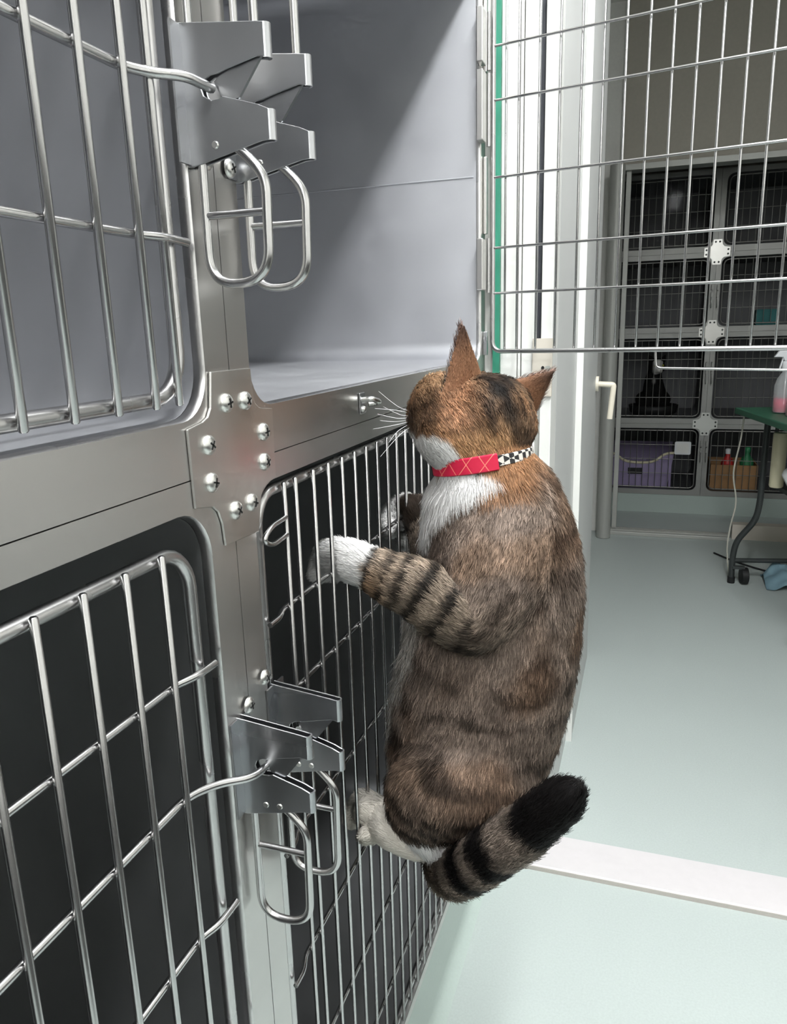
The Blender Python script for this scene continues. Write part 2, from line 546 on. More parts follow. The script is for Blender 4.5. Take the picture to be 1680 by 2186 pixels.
# positions of the upright wires
def wires(a, b, first, step=0.0334):
    out, y = [], first
    while y > a:
        out.append(y)
        y -= step
    y = first + step
    while y < b:
        out.append(y)
        y += step
    return sorted(out)


ul = thing('animal_cage', 'upper steel cage nearest the camera with its barred door shut', 'cage', (-0.3, 0.04, SEAM_Z), 'steel animal cages')
cage_shell(ul, -0.375, SEAM_YU, SEAM_Z, 0.565, -0.345, 0.4236, -0.0516, 0.535, 0.030, DEPTH)
ulb = wires(-0.31, 0.386, 0.3695) + [0.3925]
cage_door(ul, -0.328, 0.4055, -0.0365, 0.515, ulb, (0.0560, 0.235, 0.345, 0.428), r=0.028, bar_r=0.0025, rod_r=0.0026, side=1,
          latch_rods=[[(-0.0045, -0.32, 0.1405), (-0.0045, 0.375, 0.1410), (0.004, 0.3925, 0.1412), (0.0175, 0.401, 0.1408), (0.0195, 0.4255, 0.1404)]])

ll = thing('animal_cage', 'lower steel cage nearest the camera, dark inside, its barred door shut', 'cage', (-0.3, 0.03, -0.93), 'steel animal cages')
cage_shell(ll, -0.375, SEAM_YL, -0.930, SEAM_Z, -0.345, 0.4135, -0.910, -0.1080, 0.034, DEPTH, liner='liner_shaded')
llb = wires(-0.31, 0.372, 0.3591)
cage_door(ll, -0.328, 0.3950, -0.895, -0.1313, llb, (-0.2145, -0.405, -0.522, -0.64, -0.76), r=0.028, bar_r=0.0023, rod_r=0.0026, side=1,
          latch_rods=[[(-0.0045, -0.32, -0.2948), (-0.0045, 0.366, -0.2948), (0.004, 0.392, -0.3000), (0.0195, 0.4085, -0.3035), (0.0205, 0.4270, -0.3055)]])

FAR_Y = 1.270
ur = thing('animal_cage', 'upper steel cage standing open behind the cat', 'cage', (-0.3, 0.88, SEAM_Z), 'steel animal cages')
cage_shell(ur, SEAM_YU, 1.302, SEAM_Z, 0.565, 0.4807, FAR_Y, -0.0516, 0.535, 0.030, DEPTH, ridge=0.236)

lr = thing('animal_cage', 'lower steel cage whose barred door the cat is climbing', 'cage', (-0.3, 0.87, -0.93), 'steel animal cages')
cage_shell(lr, SEAM_YL, 1.302, -0.930, SEAM_Z, 0.4734, FAR_Y, -0.915, -0.1085, 0.034, DEPTH, liner='liner_shaded')
lrb = [0.522, 0.5425] + [0.5775 + 0.0326 * i for i in range(21)] + [1.252]
cage_door(lr, 0.4875, 1.2585, -0.902, -0.1190, [b for b in lrb if b < 1.254], (-0.2195, -0.427, -0.560, -0.690, -0.815), r=0.026, bar_r=0.0021, rod_r=0.0023, side=-1,
          latch_rods=[[(0.0205, 0.4815, -0.3055), (0.0195, 0.4960, -0.3020), (0.004, 0.508, -0.2975), (-0.0045, 0.524, -0.2965), (-0.0045, 1.250, -0.2965)]])
# small wire loop welded over the door's upper left corner
ldoor = [o for o in lr.children if o.name.startswith('door')][0]
MB().tube(fillet([(0.0010, 0.5205, -0.1425), (0.0035, 0.4900, -0.1425), (0.0040, 0.4755, -0.1500), (0.0035, 0.4900, -0.1575), (0.0010, 0.5205, -0.1570)], 0.009, 6), 0.0020, 8).build('wire_loop', M['wire'], ldoor, smooth=True)
# plinth under the bank, covered in the floor's vinyl with a small cove
pl = struct(MB().prism([(-0.62, FLOOR_Z), (0.022, FLOOR_Z), (0.010, FLOOR_Z + 0.004), (0.003, FLOOR_Z + 0.012), (0.0, FLOOR_Z + 0.026), (0.0, -0.930), (-0.62, -0.930)],
            lambda a, b, d: (a, d, b), -0.375, 1.302).build('baseboard_cages', M['plinth'], angle=40), 'mint vinyl covered base under the cages')


# open door of the upper far cage: hinged at its far edge, swung out into the room
def open_door(t):
    ang = math.radians(-10)
    hx, hy = 0.014, 1.2965
    c, s = math.cos(ang), math.sin(ang)

    def w(d, o, z):        # d along the door, o out of its plane (towards the camera), z up
        return (hx + d * c + o * s, hy + d * s - o * c, z)
    L = 0.775
    z0, z1 = -0.0395, 0.515
    pts = [w(a, 0, b) for a, b in rrect(0.0, L, z0, z1, 0.016, 6)]
    pts.append(pts[0])
    d = MB().tube(pts, 0.0040, 10, caps=False).build('open_door', M['tube'], t, smooth=True)
    me = bar_mesh(z1 - z0, 0.0019)
    for q in DOOR_BARS:
        link('bar', me, d, w(q, -0.0048, z0))
    for z in (0.056, 0.1285, 0.237, 0.351, 0.4285):
        MB().tube([w(0.002, 0.001, z), w(L - 0.002, 0.001, z)], 0.0022, 8).build('cross_rod', M['wire'], d, smooth=True)
    MB().tube(fillet([w(0.268, -0.003, z0 - 0.002), w(0.270, -0.003, -0.068), w(0.60, -0.003, -0.0735)], 0.008, 5), 0.0019, 8).build('wire_loop', M['wire'], d, smooth=True)
    return d


DOOR_BARS = [0.020, 0.041] + [0.074 + 0.0327 * i for i in range(21)]
open_door(ur)
# hinge leaves on the far stile and their pins
for (z0, z1) in ((0.285, 0.385), (0.060, 0.140), (0.395, 0.47)):
    hb = MB().box(-0.003, 0.0075, 1.2465, 1.2735, z0, z1).build('hinge', M['steel_v'], ur, bevel=0.0015)
    MB().tube([(0.009, 1.2850, z0 - 0.003), (0.009, 1.2850, z1 + 0.003)], 0.0035, 10).build('hinge_pin', M['wire'], hb, smooth=True)
for z0, z1 in ((0.150, 0.268), (0.39, 0.50)):
    MB().box(0.0005, 0.006, 1.2835, 1.2935, z0, z1).build('hinge', M['steel_v'], ur, bevel=0.0015)
MB().prism([(1.283, -0.045), (1.292, -0.045), (1.2945, -0.035), (1.291, -0.022), (1.289, -0.006), (1.2845, -0.006), (1.283, -0.02)], lambda a, b, d: (d, a, b), 0.0005, 0.007).build('hinge_stop', M['bracket'], ur, bevel=0.0008)


# latch brackets: folded steel loops with a notched jaw, carrying a ring handle
JAW = [(-0.001, 0.037), (0.049, 0.0310), (0.0555, 0.0300), (0.0555, 0.0120), (0.0500, 0.0130), (0.0300, 0.0088), (0.0240, 0.0072), (0.0190, 0.0068),
       (0.0145, 0.0045), (0.0128, 0.0003), (0.0140, -0.0035), (0.0185, -0.0062), (0.0235, -0.0060), (0.0265, -0.0048), (0.0490, -0.0115), (0.0555, -0.0145),
       (0.0555, -0.0310), (0.0500, -0.0312), (0.003, -0.0415), (-0.001, -0.0415)]


def latch(t, y, zc, long_ring=False, second=False):
    th = 0.0013
    gap = 0.0070
    b = thing_part = MB()
    # two cheeks and the folded nose that joins them above and below the jaw
    b.prism(JAW, lambda a, c, d: (a, d, c + zc), y, y + th)
    br = b.build('latch_bracket', M['bracket'], t, bevel=0.0004)
    MB().prism(JAW, lambda a, c, d: (a, d, c + zc), y + gap - th, y + gap).build('rear_cheek', M['bracket'], br, bevel=0.0004)
    for (za, zb) in ((0.0120, 0.0300), (-0.0310, -0.0145)):
        vs, fs = [], []
        n = 9
        for i in range(n):
            a = math.radians(-90 + 180 * i / (n - 1))
            yy, xx = y + gap / 2 + (gap / 2) * math.sin(a), 0.0545 + (gap / 2) * math.cos(a)
            for rr in (1.0, 0.64):
                yy, xx = y + gap / 2 + (gap / 2) * rr * math.sin(a), 0.0545 + (gap / 2) * rr * math.cos(a)
                vs += [(xx, yy, zc + za), (xx, yy, zc + zb)]
        for i in range(n - 1):
            k, k2 = i * 4, (i + 1) * 4
            fs += [(k, k + 1, k2 + 1, k2), (k + 2, k2 + 2, k2 + 3, k + 3), (k + 1, k + 3, k2 + 3, k2 + 1), (k, k2, k2 + 2, k + 2)]
        MB().add(vs, fs).build('nose', M['bracket'], br, angle=50)
    # foot flanges on the post with a screw
    MB().box(0.0002, 0.0016, y - 0.010, y + 0.001, zc - 0.040, zc + 0.036).build('flange', M['bracket'], br)
    fl = y + gap + 0.0105
    MB().box(0.0002, 0.0016, y + gap - 0.001, y + gap + 0.010, zc - 0.040, zc + 0.036).build('flange', M['bracket'], br)
    # sprung pawl inside the loop
    MB().prism([(0.020, 0.004), (0.050, 0.024), (0.052, 0.014), (0.036, -0.006), (0.030, -0.008), (0.024, -0.004)], lambda a, c, d: (a, d, c + zc), y + 0.0024, y + 0.0046).build('pawl', M['bracket'], br)
    # rivet
    for rx, rz in (((0.0193, -0.0306), (0.0305, -0.0300)) if second else ((0.0193, -0.0306),)):
        MB().tube([(rx, y - 0.0009, zc + rz), (rx, y - 0.0003, zc + rz), (rx, y + 0.0005, zc + rz)], [0.0018, 0.0024, 0.0024], 12).build('rivet', M['screw'], br, smooth=True)
    # ring handle with its cross bar
    yc = y + gap / 2
    k = 0.0 if not long_ring else 0.0
    zb = -0.109 if not long_ring else -0.131
    ring = [(0.0190, yc, zc - 0.0240), (0.0360, yc, zc - 0.0350), (0.0495, yc, zc - 0.0500), (0.0478, yc, zc + zb), (0.0065, yc, zc + zb - 0.001), (0.0072, yc, zc - 0.030)]
    pts = fillet(ring[:4], 0.009, 5)[:-1] + fillet([ring[2], ring[3], ring[4], ring[5]], 0.040, 12)[1:]
    rg = MB().tube(pts, 0.0030, 10).build('ring_handle', M['wire'], t, smooth=True)
    MB().tube([(0.0075, yc, zc - 0.0690), (0.0480, yc, zc - 0.0690)], 0.0024, 8).build('cross_bar', M['wire'], rg, smooth=True)
    if not long_ring:      # wire loop standing up out of the bracket
        MB().tube(fillet([(0.0480, yc, zc + 0.022), (0.0475, yc, zc + 0.165), (0.0055, yc, zc + 0.165), (0.0050, yc, zc + 0.022)], 0.016, 6), 0.0027, 10).build('lift_loop', M['wire'], t, smooth=True)
    return br


def spline(pts, m=6, closed=False):
    P = np.array(pts, float)
    n = len(P)
    out = []
    for i in range(n - 1):
        p0 = P[max(i - 1, 0)]
        p1, p2 = P[i], P[i + 1]
        p3 = P[min(i + 2, n - 1)]
        for k in range(m):
            t = k / m
            out.append(0.5 * ((2 * p1) + (-p0 + p2) * t + (2 * p0 - 5 * p1 + 4 * p2 - p3) * t * t + (-p0 + 3 * p1 - 3 * p2 + p3) * t ** 3))
    out.append(P[-1])
    return np.array(out)


def screw(parent, y, z, x=0.0016, r=0.0062, rot=0.3):
    """pan head screw facing +x with a cross recess"""
    prof = [(0.0, 1.0), (0.0012, 1.0), (0.0026, 0.82), (0.0034, 0.55), (0.0037, 0.25)]
    mb = MB()
    n = 16
    vs, fs = [], []
    for dx, k in prof:
        for i in range(n):
            a = 2 * math.pi * i / n
            vs.append((x + dx, y + r * k * math.cos(a), z + r * k * math.sin(a)))
    for j in range(len(prof) - 1):
        for i in range(n):
            fs.append((j * n + i, j * n + (i + 1) % n, (j + 1) * n + (i + 1) % n, (j + 1) * n + i))
    fs.append(tuple((len(prof) - 1) * n + i for i in range(n)))
    s = mb.add(vs, fs).build('screw', M['screw'], parent, smooth=True)
    c = MB()
    for a in (rot, rot + math.pi / 2):
        u = np.array([0, math.cos(a), math.sin(a)])
        v = np.array([0, -math.sin(a), math.cos(a)])
        o = np.array([x + 0.0040, y, z])
        q = [o + u * sa * r * 0.48 + v * sb * r * 0.09 for sa, sb in ((-1, -1), (1, -1), (1, 1), (-1, 1))]
        c.add(q + [p - np.array([0.0016, 0, 0]) for p in q], [(0, 1, 2, 3), (4, 5, 6, 7), (0, 1, 5, 4), (1, 2, 6, 5), (2, 3, 7, 6), (3, 0, 4, 7)])
    if parent.parent is None:
        c.build('cross_recess', M['slot'], s)
    return s


latch(ul, 0.4250, 0.1405)
latch(ur, 0.4800, 0.1405)
latch(ll, 0.4250, -0.3055, True, True)
latch(lr, 0.4800, -0.3055, True, True)
screw(ul, 0.4420, 0.1690, rot=0.2)
screw(ur, 0.4700, 0.1065, rot=0.5)
screw(ll, 0.4405, -0.2660, rot=0.2)
screw(lr, 0.4665, -0.2560, rot=0.5)
screw(ul, 0.4420, 0.1065, rot=0.6)

# cross-shaped plate that joins the four cages
PLATE = [(0.4267, -0.0227), (0.4787, -0.0230), (0.4795, -0.0420), (0.4820, -0.0480), (0.4870, -0.0515), (0.4917, -0.0526), (0.5075, -0.0545), (0.5062, -0.1075),
         (0.4910, -0.1090), (0.4850, -0.1115), (0.4815, -0.1165), (0.4742, -0.1420), (0.4279, -0.1400), (0.4262, -0.1240), (0.4225, -0.1150), (0.4162, -0.1100), (0.3962, -0.1065),
         (0.3952, -0.0560), (0.4120, -0.0535), (0.4190, -0.0510), (0.4231, -0.0455)]
jp = tag(link('joining_plate', MB().prism(PLATE, lambda a, b, d: (d, a, b), 0.0003, 0.0022).mesh('joining_plate', M['steel_v'])), 'cross-shaped steel plate with eight screws joining the four cages', 'metal plate')
bv = jp.modifiers.new('bevel', 'BEVEL')
bv.width = 0.0006
bv.segments = 2
for i, (a, b) in enumerate([(0.4418, -0.0442), (0.4671, -0.0450), (0.4164, -0.0688), (0.4167, -0.0936), (0.4907, -0.0701), (0.4890, -0.0922), (0.4435, -0.1186), (0.4661, -0.1180)]):
    screw(jp, a, b, 0.0022, 0.0066, rot=0.2 + i * 0.37)

# small catch on the front rail of the open cage
ct = MB().box(0.0003, 0.0020, 0.692, 0.706, -0.0800, -0.0590).build('catch', M['bracket'], ur, bevel=0.0008)
MB().tube(spline([(0.002, 0.697, -0.066), (0.011, 0.697, -0.065), (0.014, 0.703, -0.067), (0.014, 0.712, -0.069), (0.010, 0.716, -0.071), (0.003, 0.712, -0.072)], 5), 0.0028, 8).build('catch_ring', M['screw'], ct, smooth=True)
screw(ct, 0.6985, -0.0755, 0.0018, 0.0036)


# ------------------------------------------------------------------ bodies: blended distance fields turned into one continuous mesh
def vnoise(P, scale, seed=0):
    """value noise, 0..1, for an (n, 3) array"""
    Q = P * scale + seed * 17.31
    I = np.floor(Q).astype(np.int64)
    F = Q - I
    F = F * F * (3 - 2 * F)

    def hsh(i, j, k):
        h = (i * 374761393 + j * 668265263 + k * 2147483647 + seed * 974711) & 0x7fffffff
        h = (h ^ (h >> 13)) * 1274126177 & 0x7fffffff
        return ((h ^ (h >> 16)) & 0xffff) / 65535.0
    r = 0
    for a in (0, 1):
        for b in (0, 1):
            for c in (0, 1):
                wgt = (F[:, 0] if a else 1 - F[:, 0]) * (F[:, 1] if b else 1 - F[:, 1]) * (F[:, 2] if c else 1 - F[:, 2])
                r = r + wgt * hsh(I[:, 0] + a, I[:, 1] + b, I[:, 2] + c)
    return r


def stations(st, m=7):
    """spline through (x, y, z, r) stations"""
    return spline([(*p, r) for p, r in st], m)


class Body:
    def __init__(s):
        s.parts = []          # (name, samples (n, 4), yscale, k)

    def tube(s, name, st, ys=1.0, k=0.012, m=7):
        s.parts.append((name, stations(st, m), ys, k))

    def field(s, P, want=False):
        D = np.full(len(P), 9.0)
        best = np.full(len(P), 9.0)
        pid = np.zeros(len(P), int)
        tt = np.zeros(len(P))
        for i, (name, S, ys, k) in enumerate(s.parts):
            lo = S[:, :3].min(0) - S[:, 3].max() - 0.05
            hi = S[:, :3].max(0) + S[:, 3].max() + 0.05
            sel = np.all((P > lo) & (P < hi), axis=1)
            idx = np.nonzero(sel)[0]
            if len(idx) == 0:
                continue
            Q = P[idx]
            d = np.full(len(Q), 9.0)
            ta = np.zeros(len(Q))
            for j, (x, y, z, r) in enumerate(S):
                dy = (Q[:, 1] - y) * ys
                e = np.sqrt((Q[:, 0] - x) ** 2 + dy * dy + (Q[:, 2] - z) ** 2) - r
                if want:
                    ta = np.where(e < d, j / (len(S) - 1), ta)
                d = np.minimum(d, e)
            if want:
                up = d < best[idx]
                best[idx] = np.where(up, d, best[idx])
                pid[idx] = np.where(up, i, pid[idx])
                tt[idx] = np.where(up, ta, tt[idx])
            a = D[idx]
            h = np.clip(0.5 + 0.5 * (a - d) / k, 0, 1)
            D[idx] = np.where(a > 8, d, a * (1 - h) + d * h - k * h * (1 - h))
        return (D, pid, tt, best) if want else D

    def mesh(s, h, smooth=4):
        lo = np.min([p[1][:, :3].min(0) - p[1][:, 3].max() for p in s.parts], axis=0) - 2 * h
        hi = np.max([p[1][:, :3].max(0) + p[1][:, 3].max() for p in s.parts], axis=0) + 2 * h
        n = np.ceil((hi - lo) / h).astype(int) + 1
        gx, gy, gz = [lo[a] + h * np.arange(n[a]) for a in range(3)]
        G = np.stack(np.meshgrid(gx, gy, gz, indexing='ij'), -1).reshape(-1, 3)
        F = s.field(G).reshape(n)
        V, Q = surface_nets(F, lo, h)
        # relax the surface a little
        nb = np.zeros((len(V), 3))
        E = np.concatenate([Q[:, [0, 1]], Q[:, [1, 2]], Q[:, [2, 3]], Q[:, [3, 0]]])
        deg = np.bincount(np.concatenate([E[:, 0], E[:, 1]]), minlength=len(V))[:, None]
        for it in range(smooth):
            nb[:] = 0
            for a in range(3):
                nb[:, a] = np.bincount(np.concatenate([E[:, 0], E[:, 1]]), weights=np.concatenate([V[E[:, 1], a], V[E[:, 0], a]]), minlength=len(V))
            V = V + (0.5 if it % 2 == 0 else -0.52) * (nb / deg - V)
        return V, Q


def surface_nets(F, lo, h):
    ins = F < 0
    n = np.array(F.shape)
    c = n - 1
    acc = np.zeros((*c, 3))
    cnt = np.zeros(c)
    off = [(a, b, d) for a in (0, 1) for b in (0, 1) for d in (0, 1)]
    sl = lambda o: tuple(slice(o[a], o[a] + c[a]) for a in range(3))
    for i, o1 in enumerate(off):
        for o2 in off[i + 1:]:
            if sum(abs(p - q) for p, q in zip(o1, o2)) != 1:
                continue
            f1, f2 = F[sl(o1)], F[sl(o2)]
            cr = (f1 < 0) != (f2 < 0)
            t = np.where(cr, f1 / np.where(cr, f1 - f2, 1), 0)
            for a in range(3):
                acc[..., a] += np.where(cr, o1[a] + t * (o2[a] - o1[a]), 0)
            cnt += cr
    act = cnt > 0
    idx = -np.ones(c, int)
    ijk = np.argwhere(act)
    idx[act] = np.arange(len(ijk))
    V = lo + h * (ijk + acc[act] / cnt[act][:, None])
    quads = []
    for a in range(3):
        b, d = (a + 1) % 3, (a + 2) % 3
        s1 = [slice(None)] * 3
        s2 = [slice(None)] * 3
        s1[a], s2[a] = slice(0, n[a] - 1), slice(1, n[a])
        A, B = ins[tuple(s1)], ins[tuple(s2)]
        e = np.argwhere(A != B)
        e = e[(e[:, b] > 0) & (e[:, d] > 0) & (e[:, b] < c[b]) & (e[:, d] < c[d])]
        sg = A[tuple(e.T)]
        q = []
        for ob, od in ((-1, -1), (0, -1), (0, 0), (-1, 0)):
            k = e.copy()
            k[:, b] += ob
            k[:, d] += od
            q.append(idx[tuple(k.T)])
        q = np.stack(q, 1)
        q[~sg] = q[~sg][:, ::-1]
        quads.append(q)
    return V, np.concatenate(quads)


def quad_normals(V, Q):
    N = np.cross(V[Q[:, 2]] - V[Q[:, 0]], V[Q[:, 3]] - V[Q[:, 1]])
    VN = np.zeros_like(V)
    for k in range(4):
        for a in range(3):
            VN[:, a] += np.bincount(Q[:, k], weights=N[:, a], minlength=len(V))
    return VN / (np.linalg.norm(VN, axis=1)[:, None] + 1e-12)


def srgb(*c):
    return np.array(lin(c))


def mix(a, b, t):
    t = np.clip(t, 0, 1)
    t = t[:, None] if np.ndim(t) else t
    return a * (1 - t) + b * t


def smooth01(x, a, b):
    t = np.clip((x - a) / (b - a), 0, 1)
    return t * t * (3 - 2 * t)


# ------------------------------------------------------------------ the cat climbing the lower door
CY = 0.715
cat = Body()
F_ = 0.0072     # the coat adds about this much outside the skin
cat.tube('torso', [((0.1091, 0.7150, -0.5392), 0.0524 - F_), ((0.1018, 0.7150, -0.4990), 0.0790 - F_), ((0.1020, 0.7150, -0.4583), 0.0863 - F_),
                   ((0.1125, 0.7150, -0.4057), 0.0937 - F_), ((0.1246, 0.7150, -0.3496), 0.0936 - F_), ((0.1333, 0.7150, -0.2909), 0.0902 - F_),
                   ((0.1397, 0.7150, -0.2397), 0.0834 - F_), ((0.1347, 0.7150, -0.1959), 0.0763 - F_), ((0.1289, 0.7150, -0.1626), 0.0650 - F_),
                   ((0.1226, 0.7180, -0.1327), 0.0491 - F_), ((0.1179, 0.7220, -0.1101), 0.0463 - F_)], ys=1.12, k=0.012)
# head: skull, cheeks, muzzle, looking away to the left
HF = np.array([-0.78, 0.62, -0.06])
HC = np.array((0.1095, 0.7350, -0.0909))
cat.tube('head', [(tuple(HC - HF * 0.012), 0.0440), (tuple(HC + HF * 0.006), 0.0460), (tuple(HC + HF * 0.022), 0.0420)], ys=1.0, k=0.014)
cat.tube('head', [((0.1303, 0.7600, -0.0784), 0.0270), ((0.1370, 0.7500, -0.0971), 0.0265)], k=0.014)
cat.tube('head', [((0.0756, 0.7250, -0.0714), 0.0275), ((0.0725, 0.7250, -0.0854), 0.0290), ((0.0740, 0.7350, -0.1033), 0.0260)], k=0.012)
cat.tube('head', [((0.0903, 0.7000, -0.1005), 0.030), ((0.0972, 0.7000, -0.1095), 0.030)], k=0.014)
cat.tube('muzzle', [(tuple(HC + HF * 0.046 + np.array([0, 0, -0.014])), 0.0200), (tuple(HC + HF * 0.060 + np.array([0, 0, -0.017])), 0.0155)], k=0.012)
# left foreleg, reaching through the bars
cat.tube('arm_left', [((0.1431, 0.6900, -0.1935), 0.050), ((0.1396, 0.6620, -0.2273), 0.046), ((0.1256, 0.6400, -0.2616), 0.0300), ((0.1062, 0.6320, -0.2531), 0.0285), ((0.0802, 0.6290, -0.2364), 0.0265), ((0.0573, 0.6270, -0.2271), 0.0228),
                      ((0.0356, 0.6260, -0.2184), 0.0190), ((0.0100, 0.6341, -0.2131), 0.0190), ((-0.0080, 0.6445, -0.2152), 0.0185), ((-0.0220, 0.6555, -0.2210), 0.0160)], ys=1.22, k=0.010)
for dz, dy in ((0.010, 0.006), (0.003, -0.006), (-0.006, -0.009), (-0.013, 0.002)):
    p = np.array((-0.0220, 0.6626, -0.2222)) + np.array([0, dy, dz])
    cat.tube('paw_left', [(tuple(p), 0.0085), (tuple(p + np.array([-0.010, -0.001, -0.002])), 0.0080), (tuple(p + np.array([-0.015, -0.002, -0.006])), 0.0065)], k=0.004)
# right foreleg, hooked round the bars behind the chest
cat.tube('arm_right', [((0.0975, 0.7700, -0.2231), 0.044), ((0.0577, 0.8000, -0.2507), 0.034), ((0.0370, 0.8250, -0.2363), 0.026), ((0.0120, 0.8515, -0.2199), 0.0200), ((-0.0160, 0.8883, -0.2254), 0.0190), ((-0.0300, 0.8993, -0.2350), 0.0185)], k=0.010)
for q, (a, b, c2) in enumerate((((846,1082,-0.026), (838,1102,-0.024), (848,1118,-0.014)), ((836,1098,-0.034), (828,1122,-0.032), (836,1140,-0.022)), ((858,1075,-0.018), (866,1095,-0.012), (872,1112,-0.006)), ((862,1118,-0.022), (866,1142,-0.016), (872,1158,-0.010)))):
    pass
cat.tube('paw_right', [((-0.0300, 0.9003, -0.2226), 0.0120), ((-0.0220, 0.8717, -0.2266), 0.0115), ((-0.0100, 0.8497, -0.2290), 0.0090)], k=0.0015)
cat.tube('paw_right', [((-0.0360, 0.8908, -0.2282), 0.0120), ((-0.0300, 0.8577, -0.2339), 0.0115), ((-0.0200, 0.8317, -0.2368), 0.0090)], k=0.0015)
cat.tube('paw_right', [((-0.0220, 0.9078, -0.2189), 0.0110), ((-0.0120, 0.8837, -0.2228), 0.0105), ((-0.0060, 0.8759, -0.2305), 0.0085)], k=0.0015)
cat.tube('paw_right', [((-0.0240, 0.8916, -0.2485), 0.0110), ((-0.0160, 0.8740, -0.2558), 0.0115), ((-0.0080, 0.8565, -0.2585), 0.0085)], k=0.004)
# hind legs
cat.tube('thigh_left', [((0.1270, 0.6800, -0.4493), 0.056), ((0.1033, 0.6550, -0.4487), 0.052), ((0.0796, 0.6470, -0.4561), 0.040), ((0.0735, 0.6450, -0.4723), 0.033)], k=0.016)
cat.tube('shank_left', [((0.0741, 0.6430, -0.4708), 0.032), ((0.0855, 0.6450, -0.4973), 0.028), ((0.0945, 0.6480, -0.5143), 0.022)], k=0.012)
cat.tube('foot_left', [((0.0754, 0.6470, -0.5278), 0.0110), ((0.0595, 0.6460, -0.5215), 0.0150), ((0.0413, 0.6470, -0.5120), 0.0190), ((0.0160, 0.6689, -0.5183), 0.0200), ((0.0060, 0.6643, -0.5101), 0.0170)], k=0.006)
for a, b in (((790,1722,0.002), (766,1716,-0.014)), ((786,1732,0.000), (760,1732,-0.016)), ((788,1748,0.002), (768,1748,-0.010)), ((798,1765,0.010), (780,1776,0.004))):
    pass
cat.tube('foot_left', [((0.0060, 0.6722, -0.5055), 0.0105), ((-0.0080, 0.6812, -0.5085), 0.0105), ((-0.0200, 0.6903, -0.5229), 0.0090)], k=0.0015)
cat.tube('foot_left', [((0.0040, 0.6691, -0.5156), 0.0105), ((-0.0120, 0.6784, -0.5229), 0.0105), ((-0.0200, 0.6778, -0.5313), 0.0090)], k=0.0015)
cat.tube('foot_left', [((0.0140, 0.6675, -0.5283), 0.0115), ((0.0100, 0.6547, -0.5264), 0.0100), ((0.0080, 0.6445, -0.5230), 0.0080)], k=0.0015)
cat.tube('thigh_right', [((0.1014, 0.7500, -0.4975), 0.056), ((0.0552, 0.7750, -0.5342), 0.050), ((0.0250, 0.7850, -0.5593), 0.040), ((0.0305, 0.7850, -0.5916), 0.032), ((0.0462, 0.7820, -0.6131), 0.025)], k=0.016)
cat.tube('foot_right', [((0.0449, 0.7820, -0.6167), 0.0215), ((0.0224, 0.7900, -0.6171), 0.0200), ((0.0120, 0.7757, -0.5855), 0.0185), ((-0.0100, 0.8152, -0.6080), 0.0140)], k=0.008)
# tail: leaves the rump underneath, doubles back and sweeps out to the right
cat.tube('tail', [((0.1091, 0.7150, -0.5452), 0.0235), ((0.0947, 0.6900, -0.5552), 0.0226), ((0.0964, 0.6550, -0.5480), 0.0222), ((0.1102, 0.6280, -0.5327), 0.0218), ((0.1328, 0.6050, -0.5019), 0.0213), ((0.1592, 0.5900, -0.4671), 0.0204),
                  ((0.1828, 0.5800, -0.4370), 0.0191), ((0.2030, 0.5720, -0.4093), 0.0174), ((0.2173, 0.5680, -0.3905), 0.0152), ((0.2238, 0.5660, -0.3812), 0.0109)], k=0.006, m=8)
V, Q = cat.mesh(0.0030, smooth=6)


# ears: cupped leaf shells set into the skull, part of the same mesh
def ear(base, tip, wide, face, depth, nu=11, nv=12):
    """base centre, tip, half width, direction the cup opens to"""
    base, tip, face = [np.array(a, float) for a in (base, tip, face)]
    ax = tip - base
    L = np.linalg.norm(ax)
    ax /= L
    face = face - ax * face.dot(ax)
    face /= np.linalg.norm(face)
    sd = np.cross(ax, face)
    vs, quads = [], []
    for layer in (0, 1):
        for j in range(nv):
            t = j / (nv - 1)
            w = wide * (1 - t) ** 0.72 * (1 + 0.18 * math.sin(math.pi * min(1, t * 1.4)))
            w = max(w, wide * 0.03) * (1 + 0.35 * max(0, 1 - t * 3.5))
            for i in range(nu):
                u = -1 + 2 * i / (nu - 1)
                th = u * 1.25
                cup = depth * (1 - t * 0.75) * (1 - math.cos(th)) * 1.1
                p = base + ax * (t * L - 0.020 * (1 - t)) + sd * (w * math.sin(th) / math.sin(1.25)) + face * (cup - depth * 0.5)
                p = p + face * (0.0016 if layer else -0.0010) * (1 if abs(u) < 0.99 else 0.2)
                vs.append(p)
    n = nu * nv
    for j in range(nv - 1):
        for i in range(nu - 1):
            a = j * nu + i
            quads.append((a, a + nu, a + nu + 1, a + 1))
            quads.append((n + a, n + a + 1, n + a + nu + 1, n + a + nu))
        for i in (0, nu - 1):
            a, b = j * nu + i, (j + 1) * nu + i
            quads.append((a, n + a, n + b, b) if i == 0 else (a, b, n + b, n + a))
    return np.array(vs), np.array(quads), n


EARS = [ear((0.1008, 0.7160, -0.0461), (0.0979, 0.7120, 0.0002), 0.0215, (-0.75, 0.65, 0.05), 0.012),
        ear((0.1452, 0.7620, -0.0738), (0.1764, 0.7700, -0.0451), 0.0265, (-0.25, 0.93, 0.25), 0.010)]
ear_id = []
nb = len(V)
for (ev, eq, en) in EARS:
    Q = np.concatenate([Q, eq + len(V)])
    V = np.concatenate([V, ev])
VN = quad_normals(V, Q)
ear_mask = np.arange(len(V)) >= nb
eback = np.zeros(len(V), bool)
k0 = nb
for (ev, eq, en) in EARS:
    eback[k0:k0 + en] = True
    k0 += len(ev)

